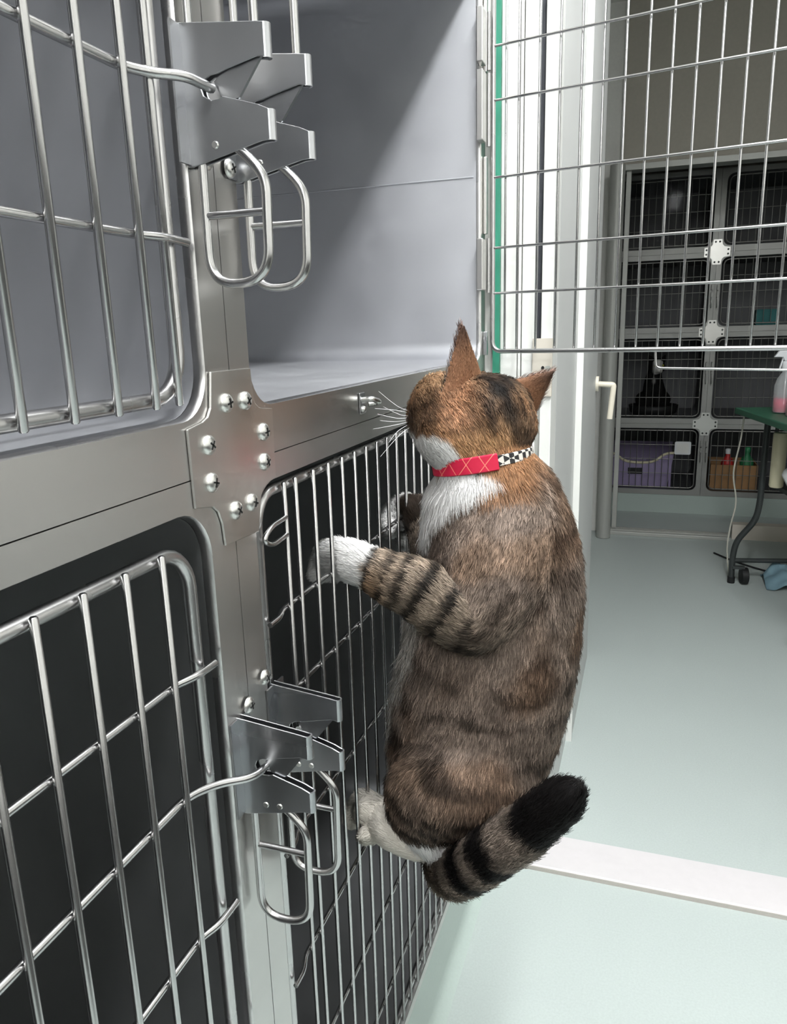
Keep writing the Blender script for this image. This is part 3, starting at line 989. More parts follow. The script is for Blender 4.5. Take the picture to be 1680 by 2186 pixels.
NAMES = [p[0] for p in cat.parts]
D_, PID, TT, _ = cat.field(V, want=True)
TAN = []
for name, S, ys, k in cat.parts:
    g = np.gradient(S[:, :3], axis=0)
    TAN.append(g / (np.linalg.norm(g, axis=1)[:, None] + 1e-12))
PNAME = np.array(NAMES)[PID]


def is_(*n):
    return np.isin(PNAME, n)


# ---- markings: plain tabby with white chest, cheeks and socks
X, Y, Z = V.T
n1 = vnoise(V, 22, 1)
n2 = vnoise(V, 60, 2)
n3 = vnoise(V, 140, 3)
warp = (n1 - 0.5) * 1.0 + (n2 - 0.5) * 0.5
MID = srgb(124, 110, 100)
WARM = srgb(124, 100, 80)
DARK = srgb(48, 40, 34)
BLACK = srgb(22, 20, 20)
RUST = srgb(158, 112, 74)
WHITE = srgb(242, 240, 238)
CREAM = srgb(205, 198, 190)
GREY = srgb(128, 118, 110)
col = np.tile(MID, (len(V), 1))
col = mix(col, WARM, smooth01(n1, 0.42, 0.72) * 0.6)
# torso: back darker and browner, broken cross bands
torso = is_('torso', 'thigh_left', 'thigh_right', 'shank_left')
band = np.sin((Z * 150 + (X - 0.1) * 26 + warp * 6.0))
lowb = smooth01(-Z, 0.26, 0.40)
stripe = smooth01(band, 0.15, 0.85) * (0.30 + 0.60 * lowb) * smooth01(n2, 0.2, 0.6)
col = np.where(torso[:, None], mix(col, srgb(38, 31, 26), stripe), col)
blot = smooth01(n1 + 0.4 * (n2 - 0.5), 0.50, 0.70)
col = np.where(torso[:, None], mix(col, srgb(70, 52, 40), blot * 0.55 * smooth01(X, 0.09, 0.19)), col)
rump = torso & (Z < -0.38)
col = np.where(rump[:, None], mix(col, srgb(62, 52, 44), 0.72 * smooth01(-Z, 0.38, 0.50)), col)  # rump darkens downward: shading painted into the coat
th = is_('thigh_left', 'shank_left', 'thigh_right')
tb = smooth01(np.sin((X * 0.8 + Z) * 260 + warp * 4), 0.1, 0.8)
col = np.where((th & (Z < -0.45))[:, None], mix(col, srgb(30, 26, 23), tb * 0.9), col)
# head
head = is_('head', 'muzzle') | ear_mask
HV = V - HC
side = HV @ np.array([0.62, 0.78, 0.0])       # towards the cat's right
up = HV[:, 2]
fw = HV @ HF
hcol = mix(np.tile(srgb(142, 114, 90), (len(V), 1)), srgb(100, 78, 60), n2)
hcol = mix(hcol, srgb(152, 112, 80), smooth01(n1, 0.45, 0.7) * 0.6)
hs = smooth01(np.sin(side * 330 + fw * 60 + warp * 2.2), 0.2, 0.85)
hcol = mix(hcol, DARK, hs * 0.75 * smooth01(up, -0.02, 0.02))


def seg(a, b, w, soft=0.5):
    """closeness (1 on it, 0 away) to a stroke between two points of the side view"""
    a, b = np.array((a[0], a[2])), np.array((b[0], b[2]))
    d = b - a
    Pq = np.c_[X, Z] - a
    t = np.clip((Pq @ d) / (d @ d + 1e-12), 0, 1)
    q = np.linalg.norm(Pq - t[:, None] * d, axis=1) + (n3 - 0.5) * w * 0.8
    return 1 - smooth01(q, w * (1 - soft), w * (1 + soft))


near_side = smooth01(-Y, -0.78, -0.74)
hcol = mix(hcol, srgb(178, 144, 112), seg((0.0643, 0.6950, -0.0551), (0.0830, 0.6950, -0.0420), 0.010) * 0.7)
hcol = mix(hcol, srgb(74, 56, 42), seg((0.0711, 0.6950, -0.0640), (0.0741, 0.6950, -0.0842), 0.0125, 0.7) * 0.75)
hcol = mix(hcol, srgb(156, 114, 86), seg((0.0988, 0.6950, -0.0640), (0.1033, 0.6950, -0.0772), 0.016, 0.7) * 0.75)
hcol = mix(hcol, srgb(176, 136, 98), seg((0.1100, 0.6950, -0.1062), (0.1371, 0.6950, -0.1012), 0.016, 0.7) * 0.7)
hcol = mix(hcol, srgb(98, 72, 52), seg((0.0917, 0.6950, -0.0908), (0.1236, 0.6950, -0.0859), 0.004, 0.9) * 0.6)
hcol = mix(hcol, BLACK, seg((0.1185, 0.7150, -0.0426), (0.1349, 0.7100, -0.0543), 0.0075, 0.8) * 0.8)
hcol = mix(hcol, BLACK, seg((0.1340, 0.7100, -0.0529), (0.1484, 0.7100, -0.0732), 0.0065, 0.8) * 0.85)
hcol = mix(hcol, srgb(58, 46, 38), seg((0.1293, 0.7000, -0.0644), (0.1338, 0.7000, -0.0886), 0.0045, 0.8) * 0.7)
hcol = mix(hcol, srgb(64, 54, 46), seg((0.1484, 0.7050, -0.0780), (0.1643, 0.7050, -0.1111), 0.006, 0.8) * 0.7)
col = np.where(head[:, None], hcol, col)
# nape and the rusty shoulder below the collar
neck = is_('torso') & (Z > -0.1638) & (X > 0.1272)
col = np.where(neck[:, None], mix(col, RUST, 0.75 * smooth01(Z, -0.1732, -0.1360) * (1 - smooth01(X, 0.1632, 0.1851))), col)
# white cheek, chin, throat and chest
wn = (n2 - 0.5) * 0.012 + (n3 - 0.5) * 0.006
ck = smooth01(np.interp(X, [0.0549, 0.0857, 0.1019, 0.1134], [-0.0942, -0.0969, -0.1049, -0.1206]) - Z - wn, -0.001, 0.004)
cheek = (head | is_('torso')) & (Z > -0.1351)
wl = smooth01(-(X + wn), -0.1143, -0.1143 + 0.008)
col = np.where(cheek[:, None], mix(col, WHITE, ck * wl), col)
# chest edge: a line from the collar down to the front of the belly
zt = np.array([-0.1106, -0.1307, -0.1368, -0.1579, -0.1844, -0.2083, -0.2818, -0.3446, -0.4272])
xt = np.array([0.0976, 0.1290, 0.1449, 0.1112, 0.0860, 0.0773, 0.0789, 0.0592, 0.0337])
edge = np.interp(-Z, -zt, xt)
wch = smooth01(edge - (X + wn * 1.4), -0.002, 0.008)
wch = np.where(Z < zt[5], wch * 0.85, wch)
tz = is_('torso') & (Z < -0.1328 + 0.004)
tgt = np.where((Z < zt[5])[:, None], CREAM, WHITE)
col = np.where(tz[:, None], col * (1 - wch[:, None]) + tgt * wch[:, None], col)
# forelegs: dark bands, white socks
al = is_('arm_left', 'arm_right')
armb = smooth01(np.sin(TT * 80 + warp * 2.4), 0.0, 0.6)
ac = mix(np.tile(srgb(140, 126, 112), (len(V), 1)), srgb(160, 132, 106), smooth01(n1, 0.4, 0.7) * smooth01(TT, 0.35, 0.6))
ac = mix(ac, srgb(28, 25, 23), armb * 0.95 * smooth01(TT, 0.14, 0.30))
sock = smooth01(TT + wn * 4, 0.655, 0.685)
ac = mix(ac, WHITE, sock)
col = np.where((al & (TT > 0.12))[:, None], mix(col, ac, smooth01(TT, 0.12, 0.30)), col)
col = mix(col, DARK, seg((0.1655, 0.6600, -0.2269), (0.1377, 0.6500, -0.2723), 0.0050, 0.8) * 0.75 * near_side * is_('torso', 'arm_left'))
col = mix(col, BLACK, seg((0.1219, 0.6400, -0.2874), (0.1354, 0.6400, -0.2878), 0.0070, 0.7) * 0.8 * near_side * is_('arm_left'))
for p_, q_, w_ in (((0.1452, 0.6600, -0.2024), (0.1725, 0.6600, -0.2023), 0.006), ((0.1882, 0.6900, -0.2185), (0.2038, 0.6900, -0.2290), 0.009), ((0.1921, 0.6900, -0.1951), (0.2111, 0.6900, -0.1803), 0.005), ((0.1622, 0.6600, -0.2387), (0.1857, 0.6800, -0.2483), 0.005)):
    col = mix(col, srgb(56, 42, 34), seg(p_, q_, w_, 0.8) * 0.6 * is_('torso'))
col = np.where(is_('paw_left', 'paw_right')[:, None], WHITE, col)
col = np.where((is_('arm_right') & (TT > 0.40))[:, None], mix(np.tile(DARK, (len(V), 1)), WHITE, smooth01(TT, 0.70, 0.80)), col)
# hind feet
fl = is_('foot_left', 'foot_right')
col = np.where(fl[:, None], srgb(238, 231, 220), col)
shk = is_('shank_left', 'thigh_left') & (Z < -0.4952)
col = np.where(shk[:, None], mix(col, WHITE, smooth01(-(Z + 0.55 * (X - 0.0433) * -1.0 + wn), --0.5024 , --0.5024 + 0.008)), col)
# tail rings
tl = is_('tail')
tn = TT + (n2 - 0.5) * 0.03
rg_ = lambda a, w: smooth01(-np.abs(tn - a), -w - 0.014, -w + 0.006)
ring = np.maximum(np.maximum(rg_(0.425, 0.022), rg_(0.530, 0.030)), np.maximum(rg_(0.335, 0.012) * 0.6, smooth01(tn, 0.665, 0.69)))
tc = mix(np.tile(srgb(132, 120, 110), (len(V), 1)), BLACK, ring)
tc = mix(tc, srgb(96, 82, 66), (1 - smooth01(TT, 0.25, 0.40)) * 0.8)
col = np.where(tl[:, None], tc, col)
# ears: thin rusty backs with dark tips, pinkish cups
for (ev, eq, en), o0 in zip(EARS, (nb, nb + len(EARS[0][0]))):
    t = np.linalg.norm(ev - ev[:11].mean(0), axis=1)
    t = t / t.max()
    ec = mix(np.tile(srgb(150, 110, 84), (len(ev), 1)), srgb(84, 64, 54), smooth01(t, 0.5, 1.0))
    ec[en:] = mix(np.tile(srgb(206, 170, 156), (len(ev) - en, 1)), srgb(236, 228, 222), smooth01(1 - t[en:], 0.2, 0.6))
    col[o0:o0 + len(ev)] = ec

# ---- skin mesh
me = bpy.data.meshes.new('cat')
me.from_pydata(V.tolist(), [], Q.tolist())
me.polygons.foreach_set('use_smooth', np.ones(len(me.polygons), bool))
at = me.color_attributes.new('coat', 'FLOAT_COLOR', 'POINT')
at.data.foreach_set('color', np.c_[col, np.ones(len(col))].astype(np.float32).ravel())
skin = mat('cat_coat', (128, 108, 92), 0.9, 0, spec=0.1)
nt = skin.node_tree
an = nt.nodes.new('ShaderNodeAttribute')
an.attribute_name = 'coat'
nt.links.new(an.outputs['Color'], nt.nodes['Principled BSDF'].inputs['Base Color'])
me.materials.append(skin)
cat_o = bpy.data.objects.new('cat', me)
COL.objects.link(cat_o)
tag(cat_o, 'brown tabby and white cat in a red collar clinging to the cage door', 'cat')

# ---- coat: one strand object, strands combed along the limbs
flow = np.zeros_like(V)
for i, S in enumerate(p[1] for p in cat.parts):
    s_ = PID == i
    j = np.clip((TT[s_] * (len(S) - 1)).round().astype(int), 0, len(S) - 1)
    flow[s_] = TAN[i][j]
flow[is_('torso')] *= -1
hm = is_('head', 'muzzle')
flow[hm] = -HF * 0.8 + np.array([0.1, -0.25, -0.75])
flow[is_('thigh_left', 'thigh_right')] = np.array([-0.25, 0, -1.0])
for (ev, eq, en), o0 in zip(EARS, (nb, nb + len(EARS[0][0]))):
    flow[o0:o0 + len(ev)] = ev[-1] - ev[:11].mean(0)
flow = flow - VN * np.sum(flow * VN, 1)[:, None]
flow /= np.linalg.norm(flow, axis=1)[:, None] + 1e-9
length = np.full(len(V), 0.0120)
length[is_('head')] = 0.0085
length[is_('muzzle')] = 0.0060
length[is_('torso') & (wch > 0.3)] = 0.021
length[is_('torso') & (X < np.interp(-Z, -zt, xt) + 0.03) & (Z < zt[5])] = 0.022
length[is_('arm_left', 'arm_right')] = 0.0110
length[(is_('arm_left', 'arm_right')) & (TT > 0.62)] = 0.0080
length[is_('paw_left', 'paw_right', 'foot_left', 'foot_right')] = 0.0075
length[is_('shank_left')] = 0.0100
length[tl] = 0.0130
length[ear_mask] = 0.0034
length[ear_mask & ~eback] = 0.0100
# flatten under the collar
COLLAR_C = np.array((0.1197, 0.7180, -0.1257))
CN = np.array([-0.17, 0.05, 1.0])
CN /= np.linalg.norm(CN)
cd = (V - COLLAR_C) @ CN
near_collar = np.exp(-(cd / 0.010) ** 2) * (is_('torso', 'head'))
length *= 1 - 0.75 * near_collar

tri = np.concatenate([Q[:, [0, 1, 2]], Q[:, [0, 2, 3]]])
ar = 0.5 * np.linalg.norm(np.cross(V[tri[:, 1]] - V[tri[:, 0]], V[tri[:, 2]] - V[tri[:, 0]]), axis=1)
dens = np.ones(len(V))
dens[VN[:, 1] > 0.55] = 0.6            # the side turned to the far wall
dens[is_('paw_left', 'paw_right', 'foot_left', 'foot_right', 'arm_left', 'head', 'muzzle')] *= 1.5
dens[ear_mask] = 3.0
dens[ear_mask & ~eback] = 1.6
dens[D_ < -0.004] = 0                    # ear bases inside the skull
w = ar * dens[tri].mean(1)
NH = 360000
ti = rng.choice(len(tri), NH, p=w / w.sum())
r1, r2 = rng.random(NH), rng.random(NH)
s1 = np.sqrt(r1)
B = np.c_[1 - s1, s1 * (1 - r2), s1 * r2]
T3 = tri[ti]
bl = lambda A: np.einsum('nk,nk...->n...', B, A[T3])
root = bl(V)
nor = bl(VN)
nor /= np.linalg.norm(nor, axis=1)[:, None]
fl_ = bl(flow)
hc = bl(col)
hl = bl(length) * rng.uniform(0.65, 1.15, NH)
# tufting: neighbouring strands lean the same way
tu = np.c_[vnoise(root, 170, 5), vnoise(root, 170, 6), vnoise(root, 170, 7)] - 0.5
tu *= np.where(bl(ear_mask.astype(float)) > 0.5, 0.1, 1.0)[:, None]
jit = rng.normal(0, 1, (NH, 3))
dirv = fl_ + nor * 0.34 + tu * 0.32 + jit * 0.12
dirv /= np.linalg.norm(dirv, axis=1)[:, None]
NP = 4
tpar = np.linspace(0, 1, NP)
pos = np.empty((NH, NP, 3))
for k, t in enumerate(tpar):
    pos[:, k] = root + dirv * (hl * t)[:, None] + nor * (hl * (0.22 * t * (1 - t) * 2 - 0.06 * t * t))[:, None] + tu * (hl * 0.18 * t * t)[:, None]
pos[:, 0] -= nor * 0.0015
lum = hc.mean(1)
isw = lum > 0.6
rad = np.interp(tpar, [0, 0.6, 1], [0.00018, 0.00016, 0.00006])
# ticked strands: darker at the root, a pale band near the tip
tick = np.where(rng.random(NH) < 0.40, rng.uniform(1.45, 2.7, NH), rng.uniform(0.22, 0.78, NH))
Rm = root * np.array([1.0, 1.0, 0.55])
mot = smooth01(0.55 * vnoise(Rm, 95, 11) + 0.45 * vnoise(Rm, 230, 12), 0.28, 0.72)
tick *= 0.50 + 0.95 * mot
tick = np.where(isw, rng.uniform(0.84, 1.0, NH), tick)
tick = np.where(bl(ear_mask.astype(float)) > 0.5, rng.uniform(0.55, 1.45, NH), tick)
dk = lum < 0.03
tick = np.where(dk & (rng.random(NH) < 0.93), rng.uniform(0.6, 1.1, NH), tick)
grad = np.stack([np.where(isw, 0.96, 0.72), np.where(isw, 0.99, 0.88), 0.5 + 0.5 * tick, tick], 1)
pc = np.clip(hc[:, None, :] * grad[:, :, None], 0, 0.93)
cv = bpy.data.hair_curves.new('fur')
cv.add_curves([NP] * NH)
cv.points.foreach_set('position', pos.astype(np.float32).ravel())
ra = cv.attributes.get('radius') or cv.attributes.new('radius', 'FLOAT', 'POINT')
ra.data.foreach_set('value', np.tile(rad, NH).astype(np.float32))
ca = cv.attributes.new('coat', 'FLOAT_COLOR', 'POINT')
ca.data.foreach_set('color', np.concatenate([pc, np.ones((NH, NP, 1))], 2).astype(np.float32).ravel())
sa = cv.attributes.new('skin_normal', 'FLOAT_VECTOR', 'CURVE')
sa.data.foreach_set('vector', (nor + jit * 0.12).astype(np.float32).ravel())
fur = mat('cat_fur', (128, 108, 92), 0.6, 0, spec=0.12)
nt = fur.node_tree
b_ = nt.nodes['Principled BSDF']
an = nt.nodes.new('ShaderNodeAttribute')
an.attribute_name = 'coat'
nt.links.new(an.outputs['Color'], b_.inputs['Base Color'])
a2 = nt.nodes.new('ShaderNodeAttribute')
a2.attribute_name = 'skin_normal'
nm = nt.nodes.new('ShaderNodeVectorMath')
nm.operation = 'NORMALIZE'
nt.links.new(a2.outputs['Vector'], nm.inputs[0])
nt.links.new(nm.outputs[0], b_.inputs['Normal'])
cv.materials.append(fur)
fo = bpy.data.objects.new('fur', cv)
COL.objects.link(fo)
fo.parent = cat_o
fo['kind'] = 'stuff'
fo['label'] = 'short dense tabby coat'

# ---- face details, mostly turned away
sideR = np.array([0.62, 0.78, 0.0])
for sgn in (-1, 1):
    e = HC + HF * 0.045 + sideR * 0.021 * sgn + np.array([0, 0, 0.006])
    MB().lathe([(0.001, -0.0075), (0.0052, -0.0053), (0.0075, 0), (0.0052, 0.0053), (0.001, 0.0075)], 14, tuple(e)).build('eye', mat('cat_eye', (120, 140, 60), 0.1), cat_o, smooth=True)
ns = HC + HF * 0.0745 + np.array([0, 0, -0.012])
MB().lathe([(0.001, -0.004), (0.0038, -0.002), (0.0052, 0.001), (0.0035, 0.003), (0.001, 0.0036)], 12, tuple(ns)).build('nose', mat('cat_nose', (190, 120, 112), 0.5), cat_o, smooth=True)
MW = mat('whisker_white', (240, 240, 240), 0.4)
for a, b, c2 in (((0.0486, 0.7200, -0.0804), (0.0385, 0.7000, -0.0728), (0.0221, 0.6900, -0.0569)), ((0.0485, 0.7200, -0.0823), (0.0360, 0.7000, -0.0764), (0.0176, 0.6900, -0.0737)), ((0.0480, 0.7200, -0.0851), (0.0382, 0.7000, -0.0843), (0.0203, 0.6900, -0.0791)),
                 ((0.0484, 0.7200, -0.0865), (0.0371, 0.7000, -0.0875), (0.0230, 0.6900, -0.0855)), ((0.0484, 0.7200, -0.0884), (0.0380, 0.7000, -0.0903), (0.0154, 0.6900, -0.0939)), ((0.0484, 0.7200, -0.0898), (0.0378, 0.7000, -0.0968), (0.0311, 0.6900, -0.1071)),
                 ((0.0493, 0.7200, -0.0921), (0.0387, 0.7000, -0.1014), (0.0218, 0.6900, -0.1213)), ((0.0485, 0.7200, -0.0841), (0.0412, 0.7000, -0.0810), (0.0264, 0.6900, -0.0718))):
    MB().tube(spline([a, b, c2], 6), np.linspace(0.00038, 0.00012, 13), 5).build('whisker', MW, cat_o, smooth=True)

# ---- collar: red quilted front, checked webbing, buckle
e1 = np.cross(CN, np.array([0, 1.0, 0]))
e1 /= np.linalg.norm(e1)
e2 = np.cross(CN, e1)


def collar_band(a0, a1, n, r0, hw, th, lift=0.0):
    vs, fs = [], []
    for i in range(n):
        a = math.radians(a0 + (a1 - a0) * i / (n - 1))
        u = e1 * math.cos(a) * 0.0480 + e2 * math.sin(a) * 0.0480
        un = u / np.linalg.norm(u)
        c = COLLAR_C + u + un * r0
        for (o, z) in ((0, -hw), (th, -hw * 0.86), (th, hw * 0.86), (0, hw)):
            vs.append(c + un * o + CN * (z + lift))
    for i in range(n - 1):
        for k in range(4):
            fs.append((i * 4 + k, i * 4 + (k + 1) % 4, (i + 1) * 4 + (k + 1) % 4, (i + 1) * 4 + k))
    fs += [(0, 1, 2, 3), tuple((n - 1) * 4 + k for k in range(4))]
    return vs, fs


def quilt(name):
    m = mat(name, (172, 20, 54), 0.55, spec=0.4)
    nt = m.node_tree
    tcn = nt.nodes.new('ShaderNodeTexCoord')
    outs = []
    for ang in (0.62, -0.62):
        mp = nt.nodes.new('ShaderNodeMapping')
        mp.inputs['Rotation'].default_value = (0, ang, 0)
        wv = nt.nodes.new('ShaderNodeTexWave')
        wv.inputs['Scale'].default_value = 22
        wv.wave_profile = 'SIN'
        nt.links.new(tcn.outputs['Object'], mp.inputs[0])
        nt.links.new(mp.outputs[0], wv.inputs['Vector'])
        gt = nt.nodes.new('ShaderNodeMath')
        gt.operation = 'GREATER_THAN'
        gt.inputs[1].default_value = 0.994
        nt.links.new(wv.outputs['Fac'], gt.inputs[0])
        outs.append(gt)
    mx = nt.nodes.new('ShaderNodeMath')
    mx.operation = 'MAXIMUM'
    nt.links.new(outs[0].outputs[0], mx.inputs[0])
    nt.links.new(outs[1].outputs[0], mx.inputs[1])
    cm = nt.nodes.new('ShaderNodeMix')
    cm.data_type = 'RGBA'
    cm.inputs[6].default_value = (*lin((172, 20, 54)), 1)
    cm.inputs[7].default_value = (*lin((206, 120, 100)), 1)
    nt.links.new(mx.outputs[0], cm.inputs[0])
    nt.links.new(cm.outputs[2], nt.nodes['Principled BSDF'].inputs['Base Color'])
    return m


def checks(name):
    m = mat(name, (20, 20, 20), 0.7)
    nt = m.node_tree
    tcn = nt.nodes.new('ShaderNodeTexCoord')
    mp = nt.nodes.new('ShaderNodeMapping')
    mp.inputs['Rotation'].default_value = (0.4, 0.75, 0.6)
    ck_ = nt.nodes.new('ShaderNodeTexChecker')
    ck_.inputs['Scale'].default_value = 190
    ck_.inputs['Color1'].default_value = (*lin((24, 22, 24)), 1)
    ck_.inputs['Color2'].default_value = (*lin((190, 186, 178)), 1)
    nt.links.new(tcn.outputs['Object'], mp.inputs[0])
    nt.links.new(mp.outputs[0], ck_.inputs['Vector'])
    nt.links.new(ck_.outputs['Color'], nt.nodes['Principled BSDF'].inputs['Base Color'])
    return m


vs, fs = collar_band(0, 360, 64, 0.0, 0.0052, 0.0014)
COLLAR_A0, COLLAR_A1 = 14, 118
collar = MB().add(vs, fs).build('collar', checks('checked_webbing'), cat_o, angle=40, label='black and white checked collar webbing')

# red quilted pad and buckle of the collar
vs, fs = collar_band(COLLAR_A0, COLLAR_A1, 30, 0.0012, 0.0080, 0.0022, -0.0005)
MB().add(vs, fs).build('quilted_pad', quilt('red_quilted_pad'), collar, angle=40, label='red quilted pad with gold stitching')
vs, fs = collar_band(COLLAR_A0 - 7, COLLAR_A0 - 1, 5, 0.0010, 0.0088, 0.0034, -0.0005)
MB().add(vs, fs).build('buckle', M['black_plastic'], collar, angle=40, label='black plastic buckle')

# ------------------------------------------------------------------ the dim room beyond: more cages
FS = 0.576         # seam between the two columns
ROWS = [(-0.945, -0.543), (-0.543, -0.055), (-0.055, 0.349), (0.349, 0.752)]
ROWN = ['bottom', 'second lowest', 'third lowest', 'top']


def far_cage(x0, x1, z0, z1, label):
    t = thing('far_cage', label, 'cage', ((x0 + x1) / 2, FC + 0.3, z0), 'cages behind the glass front')
    g = 0.0006
    fr = 0.026
    inner = rrect(x0 + fr, x1 - fr, z0 + fr + 0.004, z1 - fr, 0.034, 4)
    n = len(inner)
    m = n // 4
    cor = [(x1 - g, z0 + g), (x1 - g, z1 - g), (x0 + g, z1 - g), (x0 + g, z0 + g)]
    vs = [(a, FC, b) for a, b in inner] + [(a, FC, b) for a, b in cor] + [(a, FC + 0.02, b) for a, b in cor]
    fs = []
    for c in range(4):
        rg = list(range(c * m, (c + 1) * m))
        for i in range(m - 1):
            fs.append((rg[i], rg[i + 1], n + c))
        fs.append((rg[-1], (c + 1) * m % n, n + (c + 1) % 4, n + c))
        fs.append((n + c, n + (c + 1) % 4, n + 4 + (c + 1) % 4, n + 4 + c))
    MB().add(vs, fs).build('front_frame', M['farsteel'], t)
    dp = 0.55
    vs = [(a, y, b) for y in (FC, FC + dp) for a, b in inner]
    fs = [(q, (q + 1) % n, n + (q + 1) % n, n + q) for q in range(n)] + [tuple(n + q for q in range(n))]
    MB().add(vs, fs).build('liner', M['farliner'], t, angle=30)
    a0, a1, b0, b1 = x0 + fr + 0.012, x1 - fr - 0.012, z0 + fr + 0.016, z1 - fr - 0.012
    pts = [(a, FC + 0.004, b) for a, b in rrect(a0, a1, b0, b1, 0.026, 4)]
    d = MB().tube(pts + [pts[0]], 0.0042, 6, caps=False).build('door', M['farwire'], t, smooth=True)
    mb = MB()
    k = int((a1 - a0) / 0.0335)
    for i in range(1, k):
        x = a0 + (a1 - a0) * i / k
        mb.tube([(x, FC - 0.001, b0 - 0.003), (x, FC - 0.001, b1 + 0.003)], 0.0019, 5)
    mb.build('bars', M['farwire'], d, smooth=True, kind='stuff')
    mb = MB()
    nz = 4
    for i in range(1, nz):
        z = b0 + (b1 - b0) * i / nz
        mb.tube([(a0, FC + 0.003, z), (a1, FC + 0.003, z)], 0.0022, 5)
    mb.build('cross_rods', M['farwire'], d, smooth=True, kind='stuff')
    return t


for (x0, x1, side) in ((-0.22, FS, 'left'), (FS, 1.37, 'right')):
    for (z0, z1), rn in zip(ROWS, ROWN):
        far_cage(x0, x1, z0, z1, f'{rn} far cage of the {side} column behind the glass front')
struct(MB().box(-0.22, 1.37, FC, FC + 0.58, FLOOR_Z, -0.9455).build('baseboard_far_cages', M['plinth']), 'mint vinyl base under the far cages')
# latches on the seam and cross plates
PL = [(-0.020, 0.062), (0.020, 0.062), (0.024, 0.036), (0.034, 0.026), (0.062, 0.022), (0.062, -0.022), (0.034, -0.026), (0.024, -0.036), (0.020, -0.062), (-0.020, -0.062), (-0.024, -0.036), (-0.034, -0.026), (-0.062, -0.022), (-0.062, 0.022), (-0.034, 0.026), (-0.024, 0.036)]
for zc, word in ((-0.543, 'lowest'), (-0.055, 'middle'), (0.349, 'highest')):
    p = tag(link('far_joining_plate', MB().prism(PL, lambda a, b, d: (FS + a, d, zc + b), FC - 0.003, FC - 0.0005).mesh('far_joining_plate', M['screw'])),
            f'{word} pale cross-shaped plate between the far cages', 'metal plate', 'cross plates between the far cages')
    for a, b in ((-0.010, 0.050), (0.010, 0.050), (-0.010, -0.050), (0.010, -0.050), (-0.052, 0.011), (-0.052, -0.011), (0.052, 0.011), (0.052, -0.011)):
        MB().tube([(FS + a, FC - 0.0031, zc + b), (FS + a, FC - 0.006, zc + b)], 0.0050, 8).build('screw', M['dark_steel'], p, smooth=True)
for zc, word in ((-0.665, 'lowest'), (-0.24, 'second lowest'), (0.155, 'third lowest')):
    t = thing('far_latch', f'{word} pair of small steel latches on the far cage post', 'latch', (FS, FC, zc), 'latches on the far cage post')
    for sx in (-0.014, 0.014):
        for dz in (-0.018, 0.018):
            MB().box(FS + sx - 0.004, FS + sx + 0.004, FC - 0.034, FC - 0.001, zc + dz - 0.013, zc + dz + 0.013).build('jaw', M['farsteel'], t, bevel=0.001)
        MB().tube(spline([(FS + sx, FC - 0.010, zc - 0.03), (FS + sx, FC - 0.012, zc - 0.075), (FS + sx, FC - 0.024, zc - 0.085), (FS + sx, FC - 0.034, zc - 0.07), (FS + sx, FC - 0.03, zc - 0.03)], 4), 0.0024, 6).build('ring_handle', M['wire'], t, smooth=True)

# card holder on the lowest left far door
hx0, hx1, hz0, hz1 = 0.428, 0.512, -0.712, -0.640
ch = tag(link('card_holder', MB().prism(rrect(hx0, hx1, hz0, hz1, 0.008, 3), lambda a, b, d: (a, d, b), FC - 0.014, FC - 0.006).mesh('card_holder', M['whitep'])),
         'white plastic card holder clipped to a far cage door', 'card holder')
MB().prism(rrect(hx0 + 0.010, hx1 - 0.012, hz0 + 0.010, hz1 - 0.008, 0.003, 2), lambda a, b, d: (a, d, b), FC - 0.0152, FC - 0.0145).build('card', M['white'], ch)

# lilac litter tray in the bottom left far cage
lt = thing('litter_tray', 'lilac litter tray with a dipped cream rim inside the bottom far cage', 'litter tray', (0.15, FC + 0.2, -0.915))
bx0, bx1, by0, by1, bz = 0.02, 0.43, FC + 0.045, FC + 0.36, -0.9135
prof = [(bx0 + 0.02, bz), (bx1 - 0.03, bz), (bx1, bz + 0.20), (bx1 - 0.05, bz + 0.19), (bx1 - 0.12, bz + 0.145), (bx0 + 0.16, bz + 0.145), (bx0 + 0.08, bz + 0.19), (bx0, bz + 0.20)]
MB().prism(prof, lambda a, b, d: (a, d, b), by0, by0 + 0.012).build('front_wall', M['lilac'], lt)
MB().prism([(bx0 + 0.02, bz), (bx1 - 0.03, bz), (bx1, bz + 0.22), (bx0, bz + 0.22)], lambda a, b, d: (a, d, b), by1 - 0.012, by1).build('rear_wall', M['lilac'], lt)
for a, b in ((bx0 + 0.005, bx0 + 0.017), (bx1 - 0.022, bx1 - 0.010)):
    MB().box(a, b, by0 + 0.012, by1 - 0.012, bz, bz + 0.20).build('side_wall', M['lilac'], lt)
MB().box(bx0 + 0.02, bx1 - 0.03, by0 + 0.012, by1 - 0.012, bz, bz + 0.012).build('base', M['lilac'], lt)
MB().tube(spline([(bx0, by0 + 0.004, bz + 0.20), (bx0 + 0.08, by0 + 0.004, bz + 0.19), (bx0 + 0.16, by0 + 0.004, bz + 0.145), (bx1 - 0.12, by0 + 0.004, bz + 0.145), (bx1 - 0.05, by0 + 0.004, bz + 0.19), (bx1, by0 + 0.004, bz + 0.20)], 5), 0.008, 8).build('rim', M['cream'], lt, smooth=True)
MB().box(0.185, 0.262, by0 - 0.003, by0 + 0.001, bz + 0.075, bz + 0.110).build('badge', M['black_plastic'], lt, label='dark badge')

